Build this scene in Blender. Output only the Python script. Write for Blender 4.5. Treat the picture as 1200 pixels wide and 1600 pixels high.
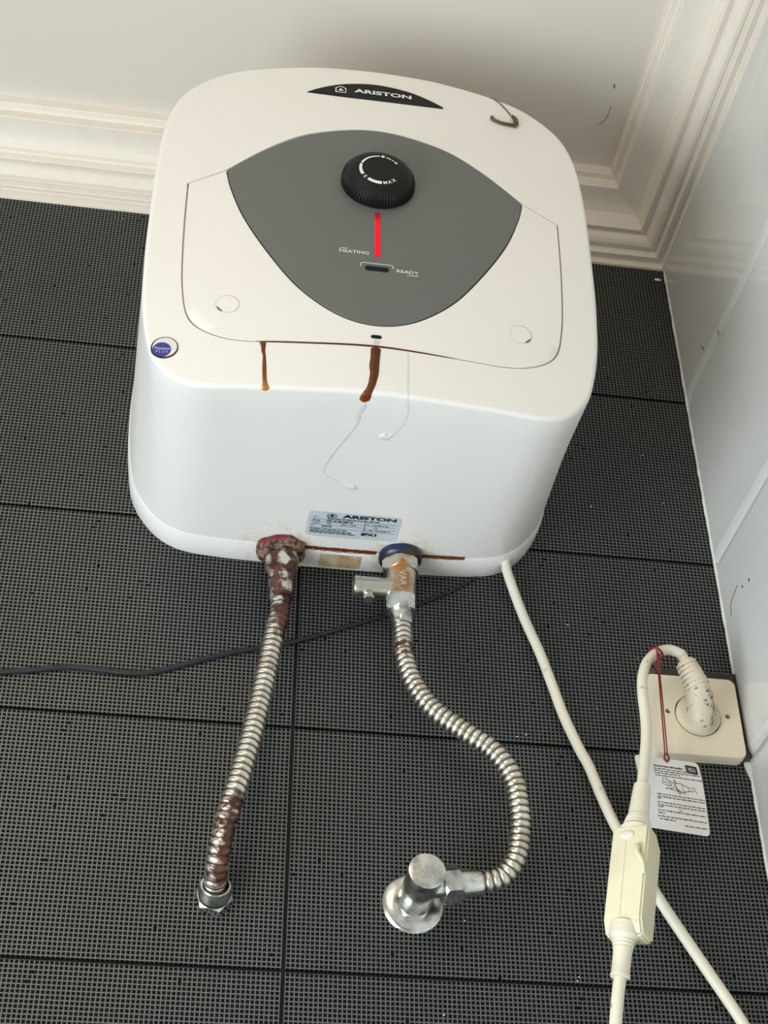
import bpy, bmesh, math, random
import numpy as np
from mathutils import Vector, Matrix
from mathutils.bvhtree import BVHTree

for o in list(bpy.data.objects):
    bpy.data.objects.remove(o)
SC = bpy.context.scene
COL = SC.collection
Z0 = 2.2            # all shapes below are written with z = 0 at the top edge of the tiling
rnd = random.Random(7)

# ------------------------------------------------------------------ camera
cam_d = bpy.data.cameras.new('camera'); cam = bpy.data.objects.new('camera', cam_d); COL.objects.link(cam)
cam_d.sensor_fit = 'VERTICAL'; cam_d.sensor_height = 24.0; cam_d.lens = 24.0 * 2272.44 / 1600
cam_d.clip_start = 0.02; cam_d.clip_end = 30
R_ = Vector((0.98895616, -0.1481785, -0.00297486))
U_ = Vector((-0.08758789, -0.60052566, 0.79479387))
F_ = Vector((0.11955784, 0.78575573, 0.60687219))
m = Matrix.Identity(4)
for i in range(3):
    m[i][0] = R_[i]; m[i][1] = U_[i]; m[i][2] = -F_[i]
m[0][3], m[1][3], m[2][3] = -0.47263836, -1.04685395, -1.17735921 + Z0
cam.matrix_world = m
SC.camera = cam

# ------------------------------------------------------------------ world, lamps, exposure
w = bpy.data.worlds.new('world'); SC.world = w; w.use_nodes = True
bg = w.node_tree.nodes['Background']; bg.inputs[0].default_value = (0.80, 0.88, 1.0, 1); bg.inputs[1].default_value = 0.7
SC.view_settings.view_transform = 'Standard'; SC.view_settings.look = 'None'
SC.view_settings.exposure = 0.0; SC.view_settings.gamma = 1.0
SC.view_settings.use_curve_mapping = False
def area(name, loc, target, sx, sy, power, color):
    d = bpy.data.lights.new(name, 'AREA'); d.shape = 'RECTANGLE'; d.size = sx; d.size_y = sy; d.energy = power; d.color = color
    o = bpy.data.objects.new(name, d); COL.objects.link(o)
    o.location = Vector(loc) + Vector((0, 0, Z0))
    dirv = Vector(target) - Vector(loc)
    o.rotation_euler = dirv.to_track_quat('-Z', 'Y').to_euler()
    return o
area('window_daylight', (-1.55, -0.76, -1.56), (-0.3, -0.20, -0.75), 1.0, 1.1, 34.5, (0.88, 0.965, 1.0))
area('ceiling_lamp_light', (-0.75, -1.35, -0.10), (-0.5, -0.2, -0.9), 0.35, 0.35, 3.9, (1.0, 0.80, 0.56))

# ------------------------------------------------------------------ helpers
def smooth(me, ang=40):
    me.polygons.foreach_set('use_smooth', [True] * len(me.polygons))
    me.set_sharp_from_angle(angle=math.radians(ang))
def wpos(o):
    v = Vector((0, 0, 0))
    while o is not None:
        v += Vector(o.location); o = o.parent
    return v
def obj(name, V, F, mat, parent=None, ang=40, loc=None, attr=None):
    """one mesh object; V in scene coords (z = 0 at tile top). loc = its own origin in scene coords"""
    V = np.asarray(V, float).reshape(-1, 3).copy(); V[:, 2] += Z0
    pw = wpos(parent) if parent is not None else Vector((0, 0, 0))
    org = (Vector(loc) + Vector((0, 0, Z0))) if loc is not None else pw
    V -= np.array(org)
    me = bpy.data.meshes.new(name); me.from_pydata(V.tolist(), [], [list(map(int, f)) for f in F]); me.update()
    if attr is not None:
        a = me.attributes.new('wear', 'FLOAT', 'POINT'); a.data.foreach_set('value', np.asarray(attr, float))
    if mat: me.materials.append(mat)
    smooth(me, ang)
    o = bpy.data.objects.new(name, me); COL.objects.link(o)
    o.location = org - pw
    if parent is not None: o.parent = parent
    return o
def thing(name, label, cat, loc, group=None):
    o = bpy.data.objects.new(name, None); COL.objects.link(o); o.empty_display_size = 0.02
    o.location = Vector(loc) + Vector((0, 0, Z0)); o['label'] = label; o['category'] = cat
    if group: o['group'] = group
    return o
def tag(o, label, cat, group=None):
    o['label'] = label; o['category'] = cat
    if group: o['group'] = group
    return o
def struct(o): o['kind'] = 'structure'; return o
def cat_(*parts):
    V = []; F = []; n = 0
    for v, f in parts:
        v = np.asarray(v, float).reshape(-1, 3); V.append(v); F += [[i + n for i in q] for q in f]; n += len(v)
    return np.concatenate(V), F
def box(x0, x1, y0, y1, z0, z1, bev=0.0, seg=2):
    bm = bmesh.new(); bmesh.ops.create_cube(bm, size=1)
    for v in bm.verts: v.co = Vector(((x0 + x1) / 2 + v.co.x * (x1 - x0), (y0 + y1) / 2 + v.co.y * (y1 - y0), (z0 + z1) / 2 + v.co.z * (z1 - z0)))
    if bev: bmesh.ops.bevel(bm, geom=bm.edges[:], offset=bev, segments=seg, profile=0.5, affect='EDGES')
    V = np.array([v.co[:] for v in bm.verts]); bm.verts.index_update(); F = [[v.index for v in f.verts] for f in bm.faces]; bm.free(); return V, F
def crom(P, n, closed=False):
    P = np.asarray(P, float); N = len(P); out = []
    rng = N if closed else N - 1
    for i in range(rng):
        g = lambda k: P[k % N] if closed else P[min(max(k, 0), N - 1)]
        p0, p1, p2, p3 = g(i - 1), g(i), g(i + 1), g(i + 2)
        for j in range(n):
            t = j / n; out.append(.5 * ((2 * p1) + (-p0 + p2) * t + (2 * p0 - 5 * p1 + 4 * p2 - p3) * t * t + (-p0 + 3 * p1 - 3 * p2 + p3) * t ** 3))
    if not closed: out.append(P[-1])
    return np.array(out)
def resample(P, n):
    P = np.asarray(P, float); d = np.r_[0, np.cumsum(np.linalg.norm(np.diff(P, axis=0), axis=1))]
    s = np.linspace(0, d[-1], n); return np.stack([np.interp(s, d, P[:, k]) for k in range(P.shape[1])], 1), d[-1]
def sweep(P, rad, seg=16, caps=True, flat=None):
    """tube along P (n,3) with radius array"""
    P = np.asarray(P, float); n = len(P); rad = np.broadcast_to(rad, (n,)) if np.ndim(rad) < 2 else rad
    T = np.gradient(P, axis=0); T /= np.linalg.norm(T, axis=1)[:, None]
    up = np.array([0.0, 1, 0]); 
    if abs(T[0] @ up) > .9: up = np.array([1.0, 0, 0])
    N = up - (up @ T[0]) * T[0]; N /= np.linalg.norm(N); V = []
    for i in range(n):
        N = N - (N @ T[i]) * T[i]; N /= np.linalg.norm(N); B = np.cross(T[i], N)
        for k in range(seg):
            a = 2 * math.pi * k / seg
            V.append(P[i] + rad[i] * (math.cos(a) * N + math.sin(a) * B))
    F = [[i * seg + k, i * seg + (k + 1) % seg, (i + 1) * seg + (k + 1) % seg, (i + 1) * seg + k] for i in range(n - 1) for k in range(seg)]
    if caps: F += [list(range(seg))[::-1], [(n - 1) * seg + k for k in range(seg)]]
    return np.array(V), F
def lathe(org, axis, prof, seg=32, caps=True, start=0.0, up=None):
    """prof = [(s along axis, r)] ; seg 6 makes a hexagon"""
    org = np.array(org, float); A = np.array(axis, float); A /= np.linalg.norm(A)
    u = np.array(up if up is not None else ((0, 0, 1.0) if abs(A[2]) < .9 else (0, 1.0, 0)), float)
    X = u - (u @ A) * A; X /= np.linalg.norm(X); Y = np.cross(A, X); V = []
    for s, r in prof:
        for k in range(seg):
            a = start + 2 * math.pi * k / seg; V.append(org + A * s + r * (math.cos(a) * X + math.sin(a) * Y))
    n = len(prof)
    F = [[i * seg + k, i * seg + (k + 1) % seg, (i + 1) * seg + (k + 1) % seg, (i + 1) * seg + k] for i in range(n - 1) for k in range(seg)]
    if caps: F += [list(range(seg))[::-1], [(n - 1) * seg + k for k in range(seg)]]
    return np.array(V), F
def hexnut(org, axis, r, h, up=None, start=0.0, seg=48):
    """hexagon whose ends are chamfered to a circle"""
    org = np.array(org, float); A = np.array(axis, float); A /= np.linalg.norm(A)
    u = np.array(up if up is not None else ((0, 0, 1.0) if abs(A[2]) < .9 else (0, 1.0, 0)), float)
    X = u - (u @ A) * A; X /= np.linalg.norm(X); Y = np.cross(A, X)
    rin = r * math.cos(math.pi / 6); V = []
    rows = [(0, rin * .97, 1), (0, rin, 1), (r * .16, r, 0), (h - r * .16, r, 0), (h, rin, 1), (h, rin * .97, 1)]
    for s, rr, circ in rows:
        for k in range(seg):
            a = 2 * math.pi * k / seg; am = (a % (math.pi / 3)) - math.pi / 6; hexr = rin / math.cos(am)
            q = min(hexr, rr if circ else r)
            ss = s
            if not circ: # chamfer curve
                f = (hexr - rin) / (r - rin + 1e-9); edge = r * .16 * (f); ss = edge if s < h / 2 else h - edge
            V.append(org + A * ss + q * (math.cos(a + start) * X + math.sin(a + start) * Y))
    n = len(rows)
    F = [[i * seg + k, i * seg + (k + 1) % seg, (i + 1) * seg + (k + 1) % seg, (i + 1) * seg + k] for i in range(n - 1) for k in range(seg)]
    F += [list(range(seg))[::-1], [(n - 1) * seg + k for k in range(seg)]]
    return np.array(V), F
def fix_normals(o):
    bm = bmesh.new(); bm.from_mesh(o.data); bmesh.ops.recalc_face_normals(bm, faces=bm.faces); bm.to_mesh(o.data); bm.free(); return o

# ------------------------------------------------------------------ materials
def mat(name, col, rough=.5, metal=0.0, **kw):
    m = bpy.data.materials.new(name); m.use_nodes = True; b = m.node_tree.nodes['Principled BSDF']
    b.inputs['Base Color'].default_value = (*col, 1); b.inputs['Roughness'].default_value = rough; b.inputs['Metallic'].default_value = metal
    for k, v in kw.items():
        k = k.replace('_', ' ')
        b.inputs[k].default_value = (*v, 1) if isinstance(v, tuple) else v
    return m
class NT:
    def __init__(s, m): s.m = m; s.t = m.node_tree; s.b = s.t.nodes['Principled BSDF']
    def n(s, typ, **kw):
        x = s.t.nodes.new(typ)
        for k, v in kw.items(): setattr(x, k, v)
        return x
    def l(s, a, b): s.t.links.new(a, b)
    def math(s, op, a, b=None, c=None):
        x = s.n('ShaderNodeMath', operation=op)
        for i, v in enumerate((a, b, c)):
            if v is None: continue
            if isinstance(v, (int, float)): x.inputs[i].default_value = v
            else: s.l(v, x.inputs[i])
        return x.outputs[0]
    def mix(s, f, a, b):
        x = s.n('ShaderNodeMix', data_type='RGBA')
        for i, v in ((0, f), (6, a), (7, b)):
            if isinstance(v, tuple): x.inputs[i].default_value = (*v, 1)
            elif isinstance(v, (int, float)): x.inputs[i].default_value = v
            else: s.l(v, x.inputs[i])
        return x.outputs[2]
    def noise(s, scale, detail=3, rough=.5, coord=None, out=0):
        x = s.n('ShaderNodeTexNoise'); x.inputs['Scale'].default_value = scale; x.inputs['Detail'].default_value = detail; x.inputs['Roughness'].default_value = rough
        s.l(coord if coord is not None else s.obj(), x.inputs['Vector']); return x.outputs[out]
    def obj(s):
        if not hasattr(s, '_o'): s._o = s.n('ShaderNodeTexCoord').outputs['Object']
        return s._o
    def ramp(s, f, a, b):
        x = s.n('ShaderNodeMapRange'); s.l(f, x.inputs[0]); x.inputs[1].default_value = a; x.inputs[2].default_value = b; x.clamp = True; return x.outputs[0]
    def bump(s, h, strength=.3, dist=.001):
        x = s.n('ShaderNodeBump'); x.inputs['Strength'].default_value = strength; x.inputs['Distance'].default_value = dist
        s.l(h, x.inputs['Height']); s.l(x.outputs[0], s.b.inputs['Normal'])
    def col(s, c): s.l(c, s.b.inputs['Base Color'])
    def attr(s, name):
        x = s.n('ShaderNodeAttribute', attribute_name=name); return x.outputs['Fac']

# plastic of the heater shell, with brown scale stains round the two pipe stubs
HR = (-.357, 0.0, -.445)          # heater root
M_shell = mat('white_plastic', (.80, .79, .745), .38); t = NT(M_shell)
fac = None
for (cx, cy, rad) in ((-.4075, -.028, .033), (-.303, -.030, .030)):
    vm = t.n('ShaderNodeVectorMath', operation='DISTANCE'); t.l(t.obj(), vm.inputs[0]); vm.inputs[1].default_value = (cx - HR[0], cy, .006)
    d = t.ramp(vm.outputs['Value'], rad * 1.35, rad * .55)
    fac = d if fac is None else t.math('MAXIMUM', fac, d)
nz = t.ramp(t.noise(75, 5, .65), .46, .66)
grime = t.ramp(t.noise(9, 4), .45, .75)
c = t.mix(t.math('MULTIPLY', grime, .07), (.765, .742, .712), (.60, .58, .55))
c = t.mix(t.math('MULTIPLY', t.math('MULTIPLY', fac, nz), .62), c, (.46, .27, .10))
t.col(c); t.bump(t.noise(900, 2), .05, .0002)
M_grey = mat('grey_panel', (.115, .122, .115), .42); t = NT(M_grey); t.bump(t.noise(1500, 2), .08, .0002)
M_black = mat('black_plastic', (.005, .005, .006), .4, Specular_IOR_Level=.2)
M_knob = mat('black_rubber', (.007, .0075, .008), .5, Specular_IOR_Level=.2)
M_gap = mat('dark_gap', (.01, .008, .006), .9)
M_print = mat('white_print', (.75, .76, .74), .5)
M_printg = mat('light_grey_print', (.45, .46, .44), .5)
M_ink = mat('black_ink', (.012, .013, .018), .5)
M_inkl = mat('grey_ink', (.10, .11, .12), .5)
M_led = mat('red_lamp', (.35, .0, .005), .3, Emission_Color=(1.0, .0, .025), Emission_Strength=.85, Specular_IOR_Level=.2)
M_ledoff = mat('red_lens', (.30, .0, .01), .3, Emission_Color=(.8, .0, .02), Emission_Strength=.25, Specular_IOR_Level=.3)
M_blue = mat('blue_foil', (.012, .016, .20), .3)
M_silver = mat('silver_foil', (.62, .62, .66), .35, .3)
M_label = mat('blue_grey_sticker', (.50, .56, .60), .45)
M_tan = mat('tan_sticker', (.50, .39, .24), .6); t = NT(M_tan); t.col(t.mix(t.ramp(t.noise(120, 4), .4, .7), (.58, .47, .31), (.34, .22, .10)))
M_rust = mat('rust_drip', (.16, .045, .012), .3, Specular_IOR_Level=.3); t = NT(M_rust)
rr = t.n('ShaderNodeValToRGB'); t.l(t.math('ADD', t.attr('wear'), t.math('MULTIPLY', t.math('SUBTRACT', t.noise(160, 3), .5), .25)), rr.inputs[0])
el = rr.color_ramp.elements; el[0].position = 0; el[0].color = (.050, .010, .004, 1); el[1].position = 1; el[1].color = (.62, .33, .09, 1)
e = el.new(.55); e.color = (.17, .042, .010, 1); e = el.new(.85); e.color = (.42, .17, .035, 1)
t.col(rr.outputs[0])
M_clear = mat('clear_drip', (.80, .81, .79), .05, Alpha=.65, IOR=1.4)
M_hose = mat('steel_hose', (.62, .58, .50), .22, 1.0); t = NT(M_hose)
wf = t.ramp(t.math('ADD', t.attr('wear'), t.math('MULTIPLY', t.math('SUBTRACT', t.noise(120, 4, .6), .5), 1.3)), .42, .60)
t.col(t.mix(wf, t.mix(t.attr('groove_shade'), t.mix(t.ramp(t.noise(60, 3), .4, .7), (.82, .77, .68), (.60, .53, .43)), (.10, .085, .065)), t.mix(t.ramp(t.noise(70, 4, .6), .35, .7), (.038, .013, .012), (.14, .052, .030))))
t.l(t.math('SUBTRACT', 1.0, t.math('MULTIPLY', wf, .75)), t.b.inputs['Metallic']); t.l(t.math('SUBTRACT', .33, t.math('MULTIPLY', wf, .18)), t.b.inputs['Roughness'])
M_chrome = mat('chrome', (.60, .61, .60), .14, 1.0); t = NT(M_chrome); t.col(t.mix(t.ramp(t.noise(70, 4, .6), .42, .66), (.74, .74, .71), (.32, .325, .30))); t.l(t.ramp(t.noise(110, 4), -.05, 2.4), t.b.inputs['Roughness'])
M_valve = mat('nickel_valve', (.55, .50, .40), .3, 1.0); t = NT(M_valve)
vw = t.ramp(t.math('ADD', t.attr('wear'), t.math('MULTIPLY', t.math('SUBTRACT', t.noise(90, 4, .6), .5), 1.2)), .40, .66)
t.col(t.mix(vw, (.60, .57, .49), (.42, .19, .055))); t.l(t.math('SUBTRACT', 1.0, t.math('MULTIPLY', vw, .6)), t.b.inputs['Metallic'])
M_redc = mat('red_collar', (.28, .01, .02), .25); t = NT(M_redc)
rw = t.ramp(t.math('ADD', t.attr('wear'), t.math('MULTIPLY', t.math('SUBTRACT', t.noise(110, 4, .7), .5), 1.6)), .40, .60)
t.col(t.mix(rw, (.20, .004, .012), t.mix(t.ramp(t.noise(260, 3), .4, .6), (.035, .014, .014), (.30, .17, .11)))); t.bump(t.noise(300, 5, .7), .8, .003)
M_bluec = mat('blue_collar', (.004, .02, .09), .3); t = NT(M_bluec)
bw = t.ramp(t.math('ADD', t.attr('wear'), t.math('MULTIPLY', t.math('SUBTRACT', t.noise(90, 4, .7), .5), 1.4)), .45, .65)
t.col(t.mix(bw, (.002, .020, .062), (.030, .016, .012)))
M_cord = mat('cream_cord', (.78, .74, .62), .42); t = NT(M_cord); t.col(t.mix(t.ramp(t.noise(55, 5, .7), .63, .71), t.mix(t.noise(14, 2), (.77, .73, .62), (.71, .655, .51)), (.20, .16, .12)))
M_box = mat('cream_plastic', (.77, .72, .53), .4); t = NT(M_box); t.col(t.mix(t.ramp(t.noise(30, 3), .4, .8), (.72, .67, .475), (.63, .575, .40)))
M_socket = mat('beige_plate', (.62, .52, .40), .4); t = NT(M_socket); t.col(t.mix(t.ramp(t.noise(60, 5, .7), .62, .75), (.78, .68, .52), (.55, .46, .34)))
M_plug = mat('dirty_cream_plug', (.66, .59, .46), .5); t = NT(M_plug)
pw_ = t.ramp(t.math('ADD', t.attr('wear'), t.math('MULTIPLY', t.math('SUBTRACT', t.noise(210, 5, .75), .5), 1.5)), .58, .66)
t.col(t.mix(pw_, t.mix(t.noise(40, 3), (.68, .62, .50), (.60, .51, .38)), (.045, .030, .022)))
M_boxdark = mat('dark_brown_backing_shade', (.035, .028, .02), .6); t = NT(M_boxdark); t.col(t.mix(t.ramp(t.noise(140, 4), .5, .7), (.030, .024, .018), (.10, .075, .05)))
M_card = mat('white_card', (.80, .77, .76), .5)
M_string = mat('red_thread', (.19, .0, .006), .5)
M_dcable = mat('black_cable', (.007, .010, .013), .55)
M_paint = mat('white_ceiling_paint', (.76, .74, .71), .55); t = NT(M_paint); t.col(t.mix(t.ramp(t.noise(4, 4), .3, .8), (.73, .675, .60), (.69, .64, .57))); t.bump(t.noise(45, 5), .12, .002)
M_plaster = mat('moulding_paint', (.79, .76, .71), .5); t = NT(M_plaster); t.col(t.mix(t.ramp(t.noise(40, 5, .7), .5, .9), (.78, .72, .64), (.70, .645, .57))); t.bump(t.noise(90, 4), .12, .0015)
M_grout_d = mat('dark_grout', (.020, .021, .021), .8); t = NT(M_grout_d); t.bump(t.noise(400, 3), .3, .0006)
M_grout_w = mat('white_grout', (.74, .74, .69), .7)
M_grout_g = mat('grey_grout', (.50, .50, .47), .7)
M_wtile = mat('white_gloss_tile', (.68, .69, .685), .07); t = NT(M_wtile); t.col(t.mix(t.ramp(t.noise(7, 4), .3, .8), (.62, .625, .61), (.56, .565, .555)))
M_floor = mat('pale_floor', (.72, .72, .70), .4)
M_wallp = mat('pale_wall', (.75, .75, .73), .5)
M_hair = mat('dark_hair', (.02, .016, .012), .5)
M_web = mat('dusty_thread', (.09, .075, .055), .8)
M_fleck = mat('white_paint_fleck', (.80, .80, .76), .6)

# mesh-pattern black tile: raised grey lattice, 57 cells to 200 mm
CELL = 0.2 / 57
M_btile = mat('black_mesh_tile', (.012, .012, .013), .32); t = NT(M_btile)
sp = t.n('ShaderNodeSeparateXYZ'); t.l(t.obj(), sp.inputs[0])
wob = t.math('MULTIPLY', t.math('SUBTRACT', t.noise(220, 2), .5), .14)
def line(ax):
    q = t.math('ADD', t.math('DIVIDE', sp.outputs[ax], CELL), wob)
    fr = t.math('FRACT', q); d = t.math('ABSOLUTE', t.math('SUBTRACT', fr, .5))       # .5 on the line
    r = t.ramp(d, .335, .385)
    # cells where a piece of the lattice is worn away
    cx = t.math('FLOOR', t.math('ADD', t.math('DIVIDE', sp.outputs[0], CELL), .5 if ax == 0 else 0.0))
    cz = t.math('FLOOR', t.math('ADD', t.math('DIVIDE', sp.outputs[2], CELL), .5 if ax == 2 else 0.0))
    cb = t.n('ShaderNodeCombineXYZ'); t.l(cx, cb.inputs[0]); t.l(cz, cb.inputs[1]); cb.inputs[2].default_value = ax + .5
    wn = t.n('ShaderNodeTexWhiteNoise'); t.l(cb.outputs[0], wn.inputs['Vector'])
    keep = t.math('LESS_THAN', wn.outputs['Value'], .9975)
    return t.math('MULTIPLY', r, keep)
lat = t.math('MAXIMUM', line(0), line(2))
t.col(t.mix(lat, t.mix(t.noise(30, 3), (.0015, .0015, .0018), (.004, .0042, .0042)), t.mix(t.noise(9, 3), (.050, .0535, .0515), (.088, .093, .090))))
t.l(t.math('SUBTRACT', .55, t.math('MULTIPLY', lat, .10)), t.b.inputs['Roughness'])
t.l(t.math('ADD', .10, t.math('MULTIPLY', lat, .90)), t.b.inputs['Specular IOR Level'])
t.bump(lat, .5, .0005)

# ------------------------------------------------------------------ room shell
XL, YF, ZF, ZC = -1.6, -1.9, -2.2, .0646
wb = struct(obj('wall_back', *box(XL, .12, 0, .10, ZF, .10), M_grout_d))
wr = struct(obj('wall_right', *box(0, .10, YF, 0.0, ZF, .10), M_grout_g))
struct(obj('ceiling', *box(XL, 0, YF, 0, ZC, .16), M_paint))
struct(obj('floor', *box(XL - .1, .1, YF - .1, .1, ZF - .1, ZF), M_floor))
struct(obj('wall_front', *box(XL - .1, .1, YF - .1, YF, ZF, .16), M_wallp))
# left wall with a window opening
WY0, WY1, WZ0, WZ1 = -1.25, -.25, -2.1, -1.0
struct(obj('wall_left', *cat_(box(XL - .1, XL, YF, WY0, ZF, .16), box(XL - .1, XL, WY1, .10, ZF, .16), box(XL - .1, XL, WY0, WY1, ZF, WZ0), box(XL - .1, XL, WY0, WY1, WZ1, .16)), M_wallp))
WM = (WY0 + WY1) / 2
fr = struct(obj('window_1', *cat_(box(XL - .07, XL - .03, WY0, WY0 + .04, WZ0, WZ1), box(XL - .07, XL - .03, WY1 - .04, WY1, WZ0, WZ1), box(XL - .07, XL - .03, WY0 + .04, WY1 - .04, WZ0, WZ0 + .04), box(XL - .07, XL - .03, WY0 + .04, WY1 - .04, WZ1 - .04, WZ1), box(XL - .07, XL - .03, WM - .02, WM + .02, WZ0 + .04, WZ1 - .04)), M_print))

# black tiles, each its own part of the back wall
def tile_mesh(name, W, H, T, bev, m, face='back', bevd=None):
    # slab seen from its room side; origin at the upper left corner
    bd = bevd or bev * .5
    a = [(0, 0, 0), (W, 0, 0), (W, 0, -H), (0, 0, -H)]
    b = [(x, -(T - bd), z) for x, _, z in a]
    c = [(bev if x == 0 else W - bev, -T, -bev if z == 0 else -H + bev) for x, _, z in a]
    mid = [(bev * .35 if x == 0 else W - bev * .35, -(T - bd * .35), -bev * .35 if z == 0 else -H + bev * .35) for x, _, z in a]
    V = a + b + mid + c; F = []
    for r in range(3):
        for k in range(4): F.append([r * 4 + k, r * 4 + (k + 1) % 4, (r + 1) * 4 + (k + 1) % 4, (r + 1) * 4 + k])
    F += [[12, 13, 14, 15]]
    V = np.array(V, float)
    if face == 'right': V = np.stack([V[:, 1], -V[:, 0], V[:, 2]], 1)
    me = bpy.data.meshes.new(name); me.from_pydata(V.tolist(), [], F); me.update(); me.materials.append(m)
    bm = bmesh.new(); bm.from_mesh(me); bmesh.ops.recalc_face_normals(bm, faces=bm.faces); bm.to_mesh(me); bm.free()
    return me
G = .0028
def place_tile(me, x, y, z, parent, sx=1.0, sz=1.0, name='tile'):
    o = bpy.data.objects.new(name, me); COL.objects.link(o); o.parent = parent
    o.location = (x, y, z + Z0); o.scale = (sx, 1, sz); return o
XJ = -.3893
meF = tile_mesh('tile', .4 - G, .2 - G, .0045, .0008, M_btile)
meR = tile_mesh('tile_cut', -XJ - G / 2 - .0035, .2 - G, .0045, .0008, M_btile)
meRt = tile_mesh('tile_top', -XJ - G / 2 - .0035, .2 - G / 2 - .0045, .0045, .0008, M_btile)
meFt = tile_mesh('tile_top', .4 - G, .2 - G / 2 - .0045, .0045, .0008, M_btile)
jit = lambda s=.0003: rnd.uniform(-s, s)
SOCK = (-.094, -.0015, -.523, -.606)
for r in range(0, 11):
    zt = -.2 * r - G / 2
    if r == 0: zt = -.0045
    # row 2 carries the socket: the tile stays whole behind the plate
    place_tile(meRt if r == 0 else meR, XJ + G / 2, .0045 - .0045, zt, wb)
    for k in (1, 2, 3):
        place_tile(meFt if r == 0 else meF, XJ - .4 * k + G / 2 , 0, zt, wb)
# white glossy tiles on the right wall
meW = tile_mesh('tile', .4 - .0012, .2 - .0012, .006, .0080, M_wtile, 'right', .0038)
for r in range(0, 11):
    for k in range(0, 5):
        o = place_tile(meW, 0.0, -.0035 - .4 * k, -.2 * r - .0006 if r else -.0006, wr)
        o.rotation_euler = (jit(.0015), jit(.0015), jit(.002))
def bead(P, r, m, name, parent=None, seg=6, amp=.35, seed=1, n=60):
    rr_ = random.Random(seed); Pm, _ = resample(P, n); Pm = Pm + np.array([[rr_.uniform(-1, 1) * r * amp for _ in range(3)] for _ in Pm])
    rad = np.array([r * (1 + rr_.uniform(-amp, amp)) for _ in Pm]); return obj(name, *sweep(Pm, rad, seg), m, parent)
struct(bead([(-.0042, -.0052, -.004), (-.0042, -.0052, -2.19)], .0016, M_grout_w, 'trim_3', amp=.22, n=320, seed=3))
struct(bead([(XL + .01, -.0042, -.0045), (-.006, -.0042, -.0045)], .0018, M_grout_w, 'trim_4', amp=.5, n=260, seed=4))
# torn mortar patch in the corner under the socket
patch = []
pts = [(-.0065, -.601), (-.0015, -.600), (-.0010, -.640), (-.0028, -.640), (-.0038, -.632), (-.0052, -.622), (-.0080, -.612), (-.0095, -.605)]
V = [(x, -.0010, z) for x, z in pts] + [(x * .96, -.0075, z) for x, z in pts]
n_ = len(pts); F = [list(range(n_, 2 * n_))] + [[i, (i + 1) % n_, n_ + (i + 1) % n_, n_ + i] for i in range(n_)]
struct(fix_normals(obj('trim_5', V, F, M_grout_w, ang=30)))

# crown moulding, one run to a wall, mitred in the corner
PR = [(0, -.016), (0, -.0095), (.0071, -.0085), (.0075, -.0080), (.0078, .0012), (.0085, .0018), (.0152, -.0010), (.0158, -.0002), (.0158, .0086), (.0166, .0094),
      (.0190, .0075), (.0225, .0072), (.0258, .0088), (.0285, .0120), (.0298, .0165), (.0302, .0182), (.0362, .0163), (.0370, .0170), (.0377, .0240), (.0392, .0262),
      (.0398, .0300), (.0425, .0335), (.048, .0362), (.0556, .0380), (.063, .0392), (.0698, .0398), (.0704, .0405), (.0700, .0512), (.0708, .0522), (.0768, .0528), (.0778, .0538), (.0778, .0660), (.0778, .07), (0, .07)]
def run(side):
    V = []; A0 = XL if side == 'b' else YF
    for e in (0, 1):
        for tt, z in PR:
            if side == 'b': V.append((A0 if e == 0 else -tt, -tt - .0, z))
            else: V.append((-tt, A0 if e == 0 else -tt, z))
    n = len(PR); F = [[i, i + 1, n + i + 1, n + i] for i in range(n - 1)]
    return V, F
struct(fix_normals(obj('trim_1', *run('b'), M_plaster, ang=25)))
struct(fix_normals(obj('trim_2', *run('r'), M_plaster, ang=25)))

# ------------------------------------------------------------------ water heater
CX = -.357
FRONT = [(0, -.056), (.04, -.0575), (.065, -.0605), (.106, -.0695), (.137, -.082), (.163, -.106), (.175, -.13), (.181, -.162), (.1835, -.21), (.1835, -.28), (.1825, -.33), (.179, -.38), (.1705, -.420), (.160, -.438), (.149, -.4475), (.134, -.4528), (.12, -.4535), (.1, -.4525), (.06, -.451), (0, -.449)]
BACK = [(0, -.05), (.06, -.052), (.11, -.058), (.145, -.072), (.168, -.095), (.183, -.13), (.190, -.17), (.193, -.21), (.194, -.28), (.193, -.32), (.190, -.352), (.185, -.380), (.178, -.397), (.168, -.412), (.156, -.424), (.143, -.4315), (.128, -.4355), (.1, -.438), (.06, -.439), (0, -.440)]
LTOP = [(0, -.149), (.053, -.161), (.0885, -.184), (.1255, -.2195)]
LBOT = [(.1255, -.2195), (.1205, -.242), (.108, -.2765), (.0868, -.315), (.061, -.351), (.030, -.3755), (0, -.383)]
CSIDE = [(.1555, -.238), (.1545, -.29), (.1525, -.335), (.1500, -.362), (.1455, -.384), (.137, -.3965), (.121, -.405), (.1, -.4085), (.06, -.4068), (0, -.404)]
OC = np.array([0, -.27])
def mirror(h): return h + [(-u, v) for u, v in h[-2:0:-1]]
def polar(poly, angs):
    P = np.asarray(poly) - OC; a = np.arctan2(P[:, 0], P[:, 1]) % (2 * math.pi); r = np.hypot(P[:, 0], P[:, 1])
    i = np.argsort(a); a = a[i]; r = r[i]
    a = np.r_[a[-3:] - 2 * math.pi, a, a[:3] + 2 * math.pi]; r = np.r_[r[-3:], r, r[:3]]
    # interpolate along straight chords (in xy), so do it densely
    return np.interp(angs, a, r)
corner = [math.atan2(u, v - OC[1]) % (2 * math.pi) for u, v in ((.1255, -.2195), (.1555, -.238))]
angs = np.array(sorted(set(np.linspace(0, 2 * math.pi, 361)[:-1].tolist() + corner + [2 * math.pi - c_ for c_ in corner])))
NA = len(angs); SA, CA = np.sin(angs), np.cos(angs)
def closed(h): return crom(mirror(h), 12, True)
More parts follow.
